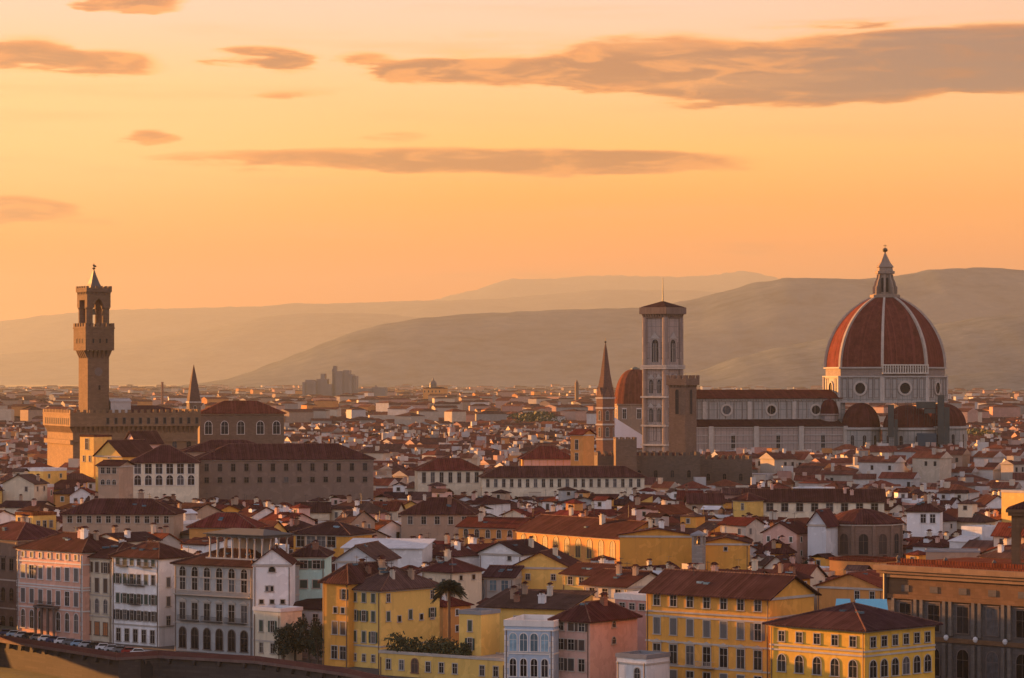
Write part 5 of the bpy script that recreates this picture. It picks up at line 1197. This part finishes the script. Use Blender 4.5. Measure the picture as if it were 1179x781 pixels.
while Y < 1500:
    skyline_add_near(Y)
    half = 600; px = CX-half+rnd.uniform(-20, 0)
    while px < CX+half:
        got = None
        for k in range(3):
            got = try_house(px+rnd.uniform(-6, 6), Y+rnd.uniform(-4, 4), k == 2)
            if got: break
        if got:
            fp, w, d, a, z, roofh, ext = got
            hx, hy = fp[0], fp[1]; pxc = to_px(hx, hy)
            top, seen = overhead(pxc, hy-d*.4, z, roofh, ext)
            # keep clear of the street and river in front
            ok = True
            for (x0, y0), (x1, y1) in zip(EDGE, EDGE[1:]):
                if x0 <= hx <= x1 and hy-10 < y0+(y1-y0)*(hx-x0)/(x1-x0)+16: ok = False
            if ok:
                FOOT.append(fp)
                if seen > 26 and len(houses) < N_MAX:
                    put_line(pxc-ext, pxc+ext, to_py(z+roofh*.6, hy)); houses.append((fp, w, d, a, z, roofh, seen))
                elif seen > 6: stuff_spots.append((fp, w, d, a, z, roofh)); put_line(pxc-ext, pxc+ext, to_py(z+roofh*.6, hy))
        px += rnd.uniform(9, 15)*F/Y*.55
    Y += 6.5
FAR0 = max(h[0][1] for h in houses)
print('houses', len(houses), 'last at', FAR0, 'extra', len(stuff_spots))

labels = {}
def near_phrase(px, py):
    best = min(ANCH, key=lambda q: ((q[1]-px)/1.6)**2+((q[2]-py)*1.5)**2)
    dx, dy = px-best[1], py-best[2]
    if abs(dx) < 14: rel = 'straight below' if dy > 0 else 'straight above'
    elif abs(dy) < 9: rel = 'right of' if dx > 0 else 'left of'
    elif dy > 0: rel = 'below and right of' if dx > 0 else 'below and left of'
    else: rel = 'above and right of' if dx > 0 else 'above and left of'
    return rel, best[0]
infos = []
for i, (fp, w, d, a, z, roofh, seen) in enumerate(houses):
    kind = rnd.choices(('hip', 'gable', 'gable_y', 'shed', 'flat'), (30, 28, 16, 14, 10))[0]
    wall = rnd.choices(HN, HW)[0]
    rmm = rnd.choices((RB, RR, RD, RU, RG), (40, 18, 25, 8, 9))[0]
    attic = rnd.random() < .36 and w > 9; dorm = rnd.random() < .22 and kind in ('hip', 'gable'); nch = rnd.choice((0, 1, 1, 2, 2, 3)); annex = rnd.random() < .45
    hx, hy = fp[0], fp[1]
    c, s = math.cos(a), math.sin(a); ox, oy = hx-c*w/2+s*d/2, hy-s*w/2-c*d/2
    k, axis = ('gable', 'y') if kind == 'gable_y' else (kind, 'x')
    if kind == 'flat': roofh = .5
    root = thing('town_house', None, 'house', (ox, oy, 0), a, 'ordinary town houses')
    wm_, near = W[wall], hy < 860
    b = MB(); body(b, 0, w, 0, d, 0, z, k, roofh, axis)
    r = MB()
    if k in ('hip', 'gable'): gable_roof(r, 0, w, 0, d, z, roofh, .55, .2, axis, min(w, d)/2 if k == 'hip' else 0)
    elif k == 'shed': shed_roof(r, 0, w, 0, d, z, roofh, .5)
    else:
        r.box(-.1, w+.1, -.1, d+.1, z+.022, z+.2)
        for q in ((-.1, w+.1, -.1, .12), (-.1, w+.1, d-.12, d+.1), (-.1, .12, .122, d-.122), (w-.12, w+.1, .122, d-.122)): r.box(*q, z+.202, z+.9)
    if attic:
        aw, ad = rnd.uniform(3, 5), rnd.uniform(3, 4.5); axx, ay = rnd.uniform(.5, w-aw-.5), rnd.uniform(.8, d-ad-.5); ah = z+roofh+rnd.uniform(.8, 2.2)
        b.box(axx, axx+aw, ay, ay+ad, z-.5, ah); gable_roof(r, axx, axx+aw, ay, ay+ad, ah, .8, .35, .15, rnd.choice('xy'), rnd.choice((0, aw/2)))
        simple = (axx+aw/2, ay, ah-1.7)
    if annex:
        bw, bd, bz = rnd.uniform(3.5, 6), rnd.uniform(3, 5), z-rnd.uniform(2.0, 4.5)
        bx = rnd.uniform(0, w-bw); b.box(bx, bx+bw, -bd, -.003, 0, bz)
        c2 = MB(); shed_roof(c2, bx, bx+bw, -bd, -.35, bz, 1.0, .3, .15); r.mesh(c2.v, c2.f)
    wo = b.build('wall', wm_, root); ro = r.build('roof', [RB, RR, RD, RU, RG][[RB, RR, RD, RU, RG].index(rmm)] if kind != 'flat' else W['pale'], root)
    for q in range(nch):
        x = rnd.uniform(.12, .88)*w; y = rnd.uniform(.15, .85)*d
        chimney(ro, x, y, roof_z(k, roofh, axis, x, y, w, d, z), rnd.randrange(12), rnd.uniform(.8, 1.15))
    if rnd.random() < .25: antenna(ro, w*rnd.uniform(.2, .8), d*.5, z+roofh*.8)
    if dorm:
        q = MB(); dw = 1.5; dx = w*rnd.uniform(.3, .7); q.box(dx-dw/2, dx+dw/2, d*.14, d*.45, z+.1, z+roofh*.35+1.0); o = q.build('dormer', wm_, ro)
        q = MB(); gable_roof(q, dx-dw/2, dx+dw/2, d*.14, d*.45, z+roofh*.35+1.0, .5, .2, .12, 'y'); q.build('dormer_roof', rmm, root)
    elif rnd.random() < .3 and kind != 'flat':
        q = MB(); q.box(-.6, .6, -.5, .5, -.1, .12); x = w*rnd.uniform(.25, .75); q.build('skylight', PANEB, ro, (x, d*.3, roof_z(k, roofh, axis, x, d*.3, w, d, z)+.2))
    if attic and hy < 1100: simple_window(root, simple[0], simple[1], simple[2], 0, 1.0, 1.1, TRIM, PANE)
    # windows on the two faces turned to the hill, upper floors only
    ww, wh = rnd.choice(((1.0, 1.6), (.9, 1.4), (1.1, 1.8), (.8, 1.2)))
    pm = rnd.choice((PANE, PANE, S['green'], S['brown'], S['grey'], S['dgrey'], VOID)); fm = TRIMW if wall in ('pink', 'orange', 'rose', 'ochre') else TRIM
    floors = 2 if hy < 900 else 1
    if kind != 'flat' or True:
        for face in range(3):
            L = w if face == 0 else d
            nrm = a-math.pi/2 if face == 0 else (a if face == 1 else a+math.pi)
            if math.cos(nrm)*(-hx)+math.sin(nrm)*(-hy) < .18*hy: continue
            n = max(1, int(L/rnd.uniform(2.6, 4.2))); dens = rnd.uniform(.55, 1)
            for fl in range(floors):
                zz = z-.9-wh-fl*3.3
                for q in range(n):
                    if rnd.random() > dens: continue
                    u = (q+.5)*L/n
                    if face == 0:
                        if annex and bx-.6 < u < bx+bw+.6 and zz < bz+1.2: continue
                        simple_window(root, u, 0, zz, 0, ww, wh, fm, pm)
                    elif face == 1: simple_window(root, w, u, zz, R(90), ww, wh, fm, pm)
                    else: simple_window(root, 0, u, zz, R(-90), ww, wh, fm, pm)
    px, py = to_px(hx, hy), to_py(z, hy)
    rw = RN[rmm.name]
    desc = f"{'small ' if w*d < 85 else 'wide ' if w*d > 150 else ''}{WORDS[wall]} house, " + ({'hip': f'{rw} hipped roof', 'gable': f'{rw} pitched roof', 'gable_y': f'{rw} roof gable-end on', 'shed': f'{rw} lean-to roof', 'flat': 'flat roof terrace'}[kind])
    if attic: desc += ' with rooftop room'
    elif dorm: desc += ' with dormer'
    elif nch == 0: desc += ' without chimney'
    elif nch >= 2: desc += ' with %s chimneys' % ('two' if nch == 2 else 'three')
    rel, an = near_phrase(px, py)
    infos.append([root, desc, rel, an, px, py])
# labels: look + nearest landmark; equal ones are told apart by their order
byl = {}
for t in infos: byl.setdefault((t[1], t[3]), []).append(t)
for (desc, an), ts in byl.items():
    if len(ts) == 1: ts[0][0]['label'] = f'{desc}, {ts[0][2]} {an}'
    else:
        rels = {}
        for t in ts: rels.setdefault(t[2], []).append(t)
        for rel, us in rels.items():
            if len(us) == 1: us[0][0]['label'] = f'{desc}, {rel} {an}'
            else:
                us.sort(key=lambda t: t[4])
                names = {2: ('leftmost', 'rightmost'), 3: ('leftmost', 'middle', 'rightmost')}.get(len(us), ['leftmost']+['second from left', 'third from left', 'fourth from left', 'fifth from left', 'sixth from left'][:len(us)-2]+['rightmost'])
                for nm, t in zip(names, us): t[0]['label'] = f'{nm} {desc}, {rel} {an}'
for t in infos:
    l = t[0]['label']
    for a_, b_ in (('with ', ''), ('straight ', ''), ('below and left', 'lower left'), ('below and right', 'lower right'), ('above and left', 'upper left'), ('above and right', 'upper right'), (' hipped roof', ' hip roof'), (' the ', ' '), (' two chimneys', ''), (' three chimneys', ''), (' from left', '')):
        if len(l.split()) > 16: l = l.replace(a_, b_)
    t[0]['label'] = ' '.join(l.split()) if len(l.split()) <= 16 else l.replace(' roof', '').replace('second ', 'inner ')

# ------------------------------------------------------------------ the roofs of the wider town, too many to count
def distant():
    rr = random.Random(21)
    mats = [plaster('far_'+k, c, .3) for k, c in (('white', (.48, .44, .40)), ('cream', (.46, .38, .29)), ('pale', (.37, .36, .35)), ('beige', (.37, .31, .25)), ('pink', (.39, .25, .20)), ('tan', (.28, .20, .15)), ('orange', (.45, .20, .07)), ('grey', (.24, .22, .20)), ('rose', (.36, .20, .16)))]
    mats += [tiles('far_brown_tile', (.105, .042, .033)), tiles('far_red_tile', (.14, .042, .030)), tiles('far_dark_tile', (.08, .036, .032)), tiles('far_rust_tile', (.17, .058, .034)), VOID]
    b = MB(); nw = 9
    def house(x, y, w, d, a, z, h):
        c, s = math.cos(a), math.sin(a)
        T = lambda u, v, q: (x+c*u-s*v, y+s*u+c*v, q)
        m = rr.choices(range(9), (26, 18, 16, 12, 8, 6, 5, 6, 6) if y < 1900 else (7, 12, 8, 14, 16, 16, 9, 8, 14))[0]; rm = nw+rr.choices(range(4), (40, 25, 22, 13))[0]
        x0, x1, y0, y1 = -w/2, w/2, -d/2, d/2
        vs = [T(u, v, q) for q in (max(0, z-9), z) for (u, v) in ((x0, y0), (x1, y0), (x1, y1), (x0, y1))]
        b.mesh(vs, [(0, 1, 5, 4), (1, 2, 6, 5), (2, 3, 7, 6), (3, 0, 4, 7)], m)
        k = rr.random()
        if k < (.12 if y < 2200 else .05): b.mesh([T(u, v, z) for (u, v) in ((x0, y0), (x1, y0), (x1, y1), (x0, y1))], [(0, 1, 2, 3)], rr.choice((2, 7, 5)))
        else:
            o = .5; hip = d/2 if k < .55 else -o
            vs = [T(x0-o, y0-o, z), T(x1+o, y0-o, z), T(x1+o, y1+o, z), T(x0-o, y1+o, z), T(x0+hip, 0, z+h), T(x1-hip, 0, z+h)]
            b.mesh(vs, [(0, 1, 5, 4), (2, 3, 4, 5)], rm); b.mesh(vs, [(1, 2, 5), (3, 0, 4)], rm if hip > 0 else m)
        if y < 2300:
            n = int(w/3); ww = .55+.1*(y > 1600)
            for i in range(n):
                if rr.random() < .4: continue
                u = x0+(i+.5)*w/n; b.face([T(u-ww, y0-.06, z-2.8), T(u+ww, y0-.06, z-2.8), T(u+ww, y0-.06, z-1.1), T(u-ww, y0-.06, z-1.1)], 13)
            for i in range(rr.randrange(3)):
                u, v = rr.uniform(x0, x1)*.8, rr.uniform(y0, y1)*.6; cw = rr.uniform(.5, .9)
                vs = [T(u+p*cw, v+q*cw*.7, zz) for zz in (z, z+h+rr.uniform(.4, 1.4)) for p, q in ((-1, -1), (1, -1), (1, 1), (-1, 1))]
                b.mesh(vs, [(0, 1, 5, 4), (1, 2, 6, 5), (2, 3, 7, 6), (3, 0, 4, 7), (4, 5, 6, 7)], rr.choice((0, 1, 3, 4)))
            if rr.random() < .3:
                u, v = rr.uniform(x0, x1)*.6, rr.uniform(y0, y1)*.4; zt = z+h+rr.uniform(.6, 2)
                vs = [T(u+p*2, v+q*1.7, zz) for zz in (z, zt) for p, q in ((-1, -1), (1, -1), (1, 1), (-1, 1))]
                b.mesh(vs, [(0, 1, 5, 4), (1, 2, 6, 5), (2, 3, 7, 6), (3, 0, 4, 7)], m); b.mesh(vs, [(4, 5, 6, 7)], rm)
    for (fp, w, d, a, z, h) in stuff_spots: house(fp[0], fp[1], w, d, a, z, h)
    grid = {}
    y = 560.0
    while y < 13500:
        st = 13 if y < 2000 else 17 if y < 3500 else 28 if y < 6000 else 46 if y < 9000 else 75
        hw = 625/F*y+110; inner = 612/F*y
        x = -hw
        while x < hw:
            if y < 1000 and abs(x) < inner+8: x = inner+8 if x > -inner-9 else x
            if y < 1000 and abs(x) <= inner+8 and x < inner: x += 5; continue
            if y < 1000 and x < -150 and y < 645-(x+109)*.78+22: x += 8; continue
            if y < 1000 and x > 100 and y < 585: x += 8; continue
            w, d = rr.uniform(9, 17), rr.uniform(9, 14); big = y > 2400 and rr.random() < .10
            if big: w, d = rr.uniform(11, 26), rr.uniform(11, 17)
            if y > 3500: w *= 1.3
            if y > 8000: w *= 1.5
            px_, py_ = x+rr.uniform(-4, 4), y+rr.uniform(-4, 4); a = rr.choice((R(-32), R(-10), R(12), R(35)))+rr.gauss(0, .1)
            z = rr.uniform(12, 20) if not big else rr.uniform(18, 31); h = rr.uniform(1.6, 3)
            if y > 5200 and rr.random() < .45: x += w+rr.uniform(4, 40); continue
            fp = (px_, py_, w/2, d/2, a); px = to_px(px_, py_)
            if (px < 112 and 915 < y < 1045) or (px > 800 and 1120 < y < 1345): z += rr.uniform(4.5, 8)
            bad = (y < FAR0-40 and y < 1280 and False)
            if y < 1900:
                if any(overlap(fp, q, -.2) for q in FOOT): x += 5; continue
                ext = w/y*F*.6
                for (p0, p1, YV, vis) in VIS:
                    if YV > y and p0 < px+ext and p1 > px-ext and z+h > zp(vis+1, y): z = zp(vis+1, y)-h-.3
                if z < 4: x += 6; continue
            house(px_, py_, w, d, a, z, h); x += w*rr.uniform(.95, 1.35)
        y += st
    o = b.build('distant_rooftops', mats); tag(o, 'the mass of tiled roofs and pale walls of the wider town reaching to the hills', 'town', kind='stuff')
distant()

# ------------------------------------------------------------------ trees, palm, hedge
def leaf_mat(name, c):
    m, N, b = base_mat(name); co = coords(N)
    col = N.ramp(N.noise(co, .9, 4, .7), [(.3, tuple(k*.55 for k in c)), (.5, c), (.72, (c[0]*1.9, c[1]*1.7, c[2]*1.3))])
    N.put(b.inputs['Base Color'], jitter(N, col, .3, .03)); b.inputs['Roughness'].default_value = .75; return m
LEAF = [leaf_mat('dark_leaf', (.016, .026, .012)), leaf_mat('green_leaf', (.032, .046, .016)), leaf_mat('olive_leaf', (.075, .075, .022))]
BARK = plain('bark', (.07, .05, .035), .9)
def crown_data(seed, rx, rz, leaf, n=1500, shape='round'):
    r = random.Random(seed); b = MB(); cl = []
    for i in range(16):
        t = r.uniform(0, 6.28); u = r.uniform(-.8, .9); k = math.sqrt(1-u*u)*r.uniform(.4, .85)
        if shape == 'tall': k *= .9
        cl.append((rx*k*math.cos(t), rx*k*math.sin(t), rz*u, r.uniform(.28, .5)))
    for i in range(n):
        cx, cy_, cz, cr = r.choice(cl); v = Vector((r.gauss(0, 1), r.gauss(0, 1), r.gauss(0, 1))).normalized()*r.uniform(.5, 1.05)
        p = Vector((cx+v.x*rx*cr, cy_+v.y*rx*cr, cz+v.z*rz*cr)); s = r.uniform(.16, .36)*max(.6, min(1.4, rx/3))
        q = Vector((r.gauss(0, 1), r.gauss(0, 1), r.gauss(0, 1)+.4)).normalized(); e = q.orthogonal().normalized(); f = q.cross(e)
        b.face([p+e*s, p+f*s*.7, p-e*s, p-f*s*.7])
    return b.data('crown', leaf)
CROWN = {}
def tree(px, Y, z0, rx, rz, h, leafk, label, name='tree', cat='tree', group=None, seed=None):
    x, y, _ = P(px, Y); t = thing(name, label, cat, (x, y, z0), rnd.uniform(0, 6), group)
    k = (leafk, rnd.randrange(3), rx > 3.2)
    if k not in CROWN: CROWN[k] = crown_data(len(CROWN)+3, 3 if not k[2] else 5, 3 if not k[2] else 4.5, LEAF[leafk], 1500 if not k[2] else 2600)
    o = link('crown', CROWN[k], t, (0, 0, h)); q = 3 if not k[2] else 5; q2 = 3 if not k[2] else 4.5; o.scale = (rx/q, rx/q, rz/q2)
    b = MB(); b.tube((0, 0, -.5), (.1, 0, h*.6), .28, .2, 8); r_ = random.Random(int(px))
    for i in range(5):
        a = i*1.3+r_.random(); b.tube((.1, 0, h*.55), (.1+rx*.5*math.cos(a), rx*.5*math.sin(a), h+rz*r_.uniform(-.1, .4)), .13, .04, 5)
    b.build('trunk', BARK, t); return t
G1 = 'dark garden trees beside the ochre-orange house'
for px, Y, h, rx, rz, lab in ((326, 590, 4.2, 2.2, 2.5, 'dark round garden tree in front of the low yellowish house'), (340, 592, 4.8, 2.6, 3.0, 'dark bushy tree in the middle of the garden below the mint green house'),
                              (356, 590, 5.6, 2.8, 3.5, 'tallest dark tree beside the left wall of the ochre-orange house'), (366, 586, 4.2, 2.0, 2.6, 'small dark tree tight against the ochre-orange house')):
    tree(px, Y, 0, rx, rz, h, 0, lab, group=G1)
def hedge():
    t = thing('hedge', 'long dense green hedge along the top of the yellow garden wall', 'hedge', (0, 0, 0)); r = random.Random(5); b = MB()
    A = Vector(P(440, 566)); a = R(-36); u = Vector((math.cos(a), math.sin(a), 0)); v = Vector((-math.sin(a), math.cos(a), 0)); z = zp(752, 566)+.3
    L = front_width(440, 530, 566, a)
    for i in range(5200):
        s = r.uniform(0, L); d = 2.8+r.gauss(0, 1.1); top = 1.9+1.3*math.sin(s*1.1)*math.sin(s*.47+1)+.6*math.sin(s*2.7)
        p = A+u*s+v*d; p.z = z+r.uniform(0, max(.6, top)); k = r.uniform(.14, .34)
        q = Vector((r.gauss(0, 1), r.gauss(0, 1), r.gauss(0, 1)+.5)).normalized(); e = q.orthogonal().normalized(); f = q.cross(e)
        b.face([p+e*k, p+f*k*.7, p-e*k, p-f*k*.7])
    b.build('foliage', LEAF[1], t)
hedge()
def palm(px, Y, zb, h, label, rf=2.9):
    x, y, _ = P(px, Y); t = thing('palm_tree', label, 'palm', (x, y, zb)); r = random.Random(int(px))
    b = MB(); n = 9
    b.lathe([(.34-.012*i+.05*(i % 2), h*i/n) for i in range(n+1)]+[(.5, h+.2), (.2, h+.6)], 9); b.build('trunk', BARK, t)
    c = MB()
    for i in range(130):
        az_ = r.uniform(0, 6.28); up = r.uniform(-.35, 1.55); L = rf*r.uniform(.8, 1.1); d = Vector((math.cos(az_), math.sin(az_), 0)); sd_ = Vector((-d.y, d.x, 0))
        p = Vector((0, 0, h+.3)); prev = p; vz = math.sin(up); vh = math.cos(up)
        for k in range(7):
            q = prev+(d*vh+Vector((0, 0, vz)))*(L/7); vz -= .17; c.tube(prev, q, .04, .03, 4)
            for sgn in (-1, 1):
                for e in (0, .5):
                    m = prev.lerp(q, e); wv = .62*math.sin((k+1+e)/8.5*3.0)+.1
                    c.face([m, m+d*.12, m+sd_*sgn*wv+d*.28-Vector((0, 0, wv*.55)), m+sd_*sgn*wv*.9+d*.12-Vector((0, 0, wv*.6))])
            prev = q
    c.build('crown', LEAF[0], t); return t
palm(517, 566, zp(752, 566)+.3, 11.4, 'tall palm tree with drooping dark crown rising from the garden hedge', 3.3)
for px, Y, h, rx, rz, k, lab in (
    (918, 1000, 11, 4.5, 4, 1, 'leftmost green tree in the gap under the cathedral nave'), (934, 995, 10, 4.8, 3.8, 2, 'yellow-green tree in the gap under the cathedral nave'), (952, 990, 11, 4.2, 3.6, 2, 'rightmost yellow-green tree in the gap under the cathedral nave'),
    (846, 800, 13, 2.6, 2.4, 1, 'bushy terrace tree left of the long low cream house'), (905, 690, 12.2, 2.0, 2.4, 1, 'small terrace tree left of the round brick apse'), (918, 688, 11.8, 1.8, 2.0, 0, 'dark terrace shrub just left of the round brick apse'), (932, 686, 11.8, 1.6, 2.1, 0, 'dark terrace tree touching the round brick apse'),
    (168, 860, 14, 2.6, 2.4, 0, 'dark tree behind the broad low brown house'), (300, 840, 14, 2.8, 2.4, 1, 'green courtyard tree below the long dark brown palace'), (452, 870, 14.5, 2.6, 2.2, 0, 'dark tree left of the long-eaved tan house'), (742, 900, 15, 3, 2.6, 1, 'green tree right below the long cream building'), (1100, 850, 14.5, 2.8, 2.6, 1, 'green tree right of the bright white house'), (1130, 1050, 14, 3.4, 2.8, 2, 'olive-green tree far right below the cathedral'),
    (640, 850, 16, 3.2, 2.2, 0, 'dark tree clump on a roof garden behind the sunlit arcaded house'), (655, 852, 15.5, 3.0, 2.0, 1, 'green roof garden bush behind the sunlit arcaded house'), (566, 905, 15, 3.4, 2.6, 0, 'dark tree beneath the long cream building'),
    (12, 730, 12.5, 3.0, 3.0, 0, 'dark tree beside the sunlit orange upper house at the left edge'), (610, 800, 14, 2.4, 2.2, 0, 'dark bush just above the sunlit arcaded house')):
    tree(px, Y, 0, rx, rz, h, k, lab)
def grove(name, label, spots, leafk, n):
    r = random.Random(len(name)); b = MB()
    for (px, Y, w, hh) in spots:
        c = P(px, Y)
        for i in range(n):
            k = r.uniform(.5, 1.3)*Y/1800; p = Vector((c[0]+r.gauss(0, w*.4), c[1]+r.gauss(0, 25), 0)); p.z = hh*(.55+.45*math.cos(min(1.4, abs(p.x-c[0])/w*1.3)))*r.uniform(.6, 1.05)
            q = Vector((r.gauss(0, 1), r.gauss(0, 1), r.gauss(0, 1)+.5)).normalized(); e = q.orthogonal().normalized(); f = q.cross(e); b.face([p+e*k, p+f*k*.7, p-e*k, p-f*k*.7])
    tag(b.build(name, LEAF[leafk]), label, 'trees', kind='stuff')
grove('park_woods', 'green belt of park trees on the plain left of the sharp brick spire', [(600, 2700, 22, 24), (620, 2500, 30, 27), (645, 2600, 34, 22), (668, 2700, 26, 20), (682, 2500, 16, 18)], 1, 900)
grove('far_woods', 'dark scattered trees among the roofs of the far plain', [(r_, y_, 30+y_*.012, 15+y_*.0012) for r_, y_ in ((40, 3400), (150, 4200), (250, 3000), (300, 4600), (430, 3200), (520, 4200), (560, 3000), (830, 3600), (905, 4300), (930, 3000), (1130, 3400), (1165, 2800), (1090, 4400), (20, 5200), (620, 4800), (860, 5600), (380, 5600))], 0, 420)
grove('garden_woods', 'yellow-green trees on the plain right of the cathedral', [(1112, 2000, 16, 21), (1128, 1950, 14, 22), (1146, 2050, 16, 19), (1170, 2100, 20, 17)], 2, 800)

# ------------------------------------------------------------------ cars along the quay
CARC = [('white', (.70, .70, .70)), ('silver', (.42, .43, .44)), ('black', (.02, .02, .022)), ('dark blue', (.03, .05, .12)), ('grey', (.16, .165, .17)), ('light blue', (.25, .38, .50)), ('red', (.30, .03, .025))]
def car_parts():
    out = {}
    b = MB(); prof = [(-2.05, .35), (2.05, .35), (2.1, .62), (1.95, .85), (1.05, .95), (-1.6, .98), (-2.05, .9), (-2.12, .6)]; b.extr(prof, -.85, .85)
    c = [(-1.75, .96), (.98, .94), (.35, 1.42), (-1.25, 1.45)]; b.extr(c, -.70, .70); out['body'] = b
    g = MB(); g.extr([(-1.5, 1.0), (.78, 1.0), (.28, 1.36), (-1.2, 1.38)], -.715, .715); g.mesh([(.95, -.62, 1.0), (.95, .62, 1.0), (.42, .60, 1.38), (.42, -.60, 1.38)], [(0, 1, 2, 3)]); g.mesh([(-1.77, -.62, 1.03), (-1.77, .62, 1.03), (-1.33, .58, 1.40), (-1.33, -.58, 1.40)], [(0, 3, 2, 1)]); out['window'] = g
    wv = MB(); wv.lathe([(.18, -.1), (.31, -.1), (.31, .1), (.18, .1)], 14); out['wheel'] = wv
    h = MB(); h.box(2.0, 2.12, -.2, .2, .62, .78); out['headlight'] = h
    return out
cp = car_parts()
RUB = plain('tyre', (.015, .015, .015), .85)
d_win = cp['window'].data('window', PANE); d_wh = cp['wheel'].data('wheel', RUB); d_hl = cp['headlight'].data('headlight', TRIMW)
d_body = {}
for nm, c in CARC:
    m, N, b = base_mat(nm.replace(' ', '_')+'_paint'); b.inputs['Base Color'].default_value = (*c, 1); b.inputs['Roughness'].default_value = .25; b.inputs['Coat Weight'].default_value = .5
    d_body[nm] = cp['body'].data('body', m)
seq = ['dark blue', 'light blue', 'silver', 'black', 'grey', 'white', 'dark blue', 'white', 'grey', 'light blue', 'silver', 'black', 'white', 'silver', 'grey', 'red', 'white']
where = ['below the dark reddish palace', 'below the left corner of the pink palace', 'below the left bays of the pink palace', 'below the left bays of the pink palace', 'below the middle of the pink palace', 'below the middle of the pink palace', 'below the middle of the pink palace', 'below the right bays of the pink palace', 'below the right bays of the pink palace', 'below the right corner of the pink palace', 'before the narrow tan house', 'before the narrow tan house', 'before the narrow tan house', 'below the left bays of the white building', 'below the left bays of the white building', 'below the middle of the white building', 'below the right bays of the white building']
pts = [(-112, 649), (-77, 601)]; seen_l = {}
for i, nm in enumerate(seq):
    t = i/(len(seq)-1)*.97; x = pts[0][0]+(pts[1][0]-pts[0][0])*t; y = pts[0][1]+(pts[1][1]-pts[0][1])*t
    an = math.atan2(pts[1][1]-pts[0][1], pts[1][0]-pts[0][0]); nx, ny = -math.sin(an), math.cos(an)
    lab = f'{nm} parked car by the parapet {where[i]}'
    if lab in seen_l: lab = f'second {lab}'
    seen_l[lab] = 1
    c = thing('parked_car', lab, 'car', (x+nx*5.0, y+ny*5.0, .005), an+R(62+rnd.uniform(-4, 4)), 'cars parked along the river parapet')
    link('body', d_body[nm], c); link('window', d_win, c)
    for wx in (-1.3, 1.3):
        for wy in (-.78, .78): o = link('wheel', d_wh, c, (wx, wy, .31)); o.rotation_euler = (R(90), 0, 0)
    for wy in (-.55, .55): link('headlight', d_hl, c, (0, wy, 0))
for o in COL.objects:
    for k in ('_w', '_d', '_z'):
        if k in o: del o[k]
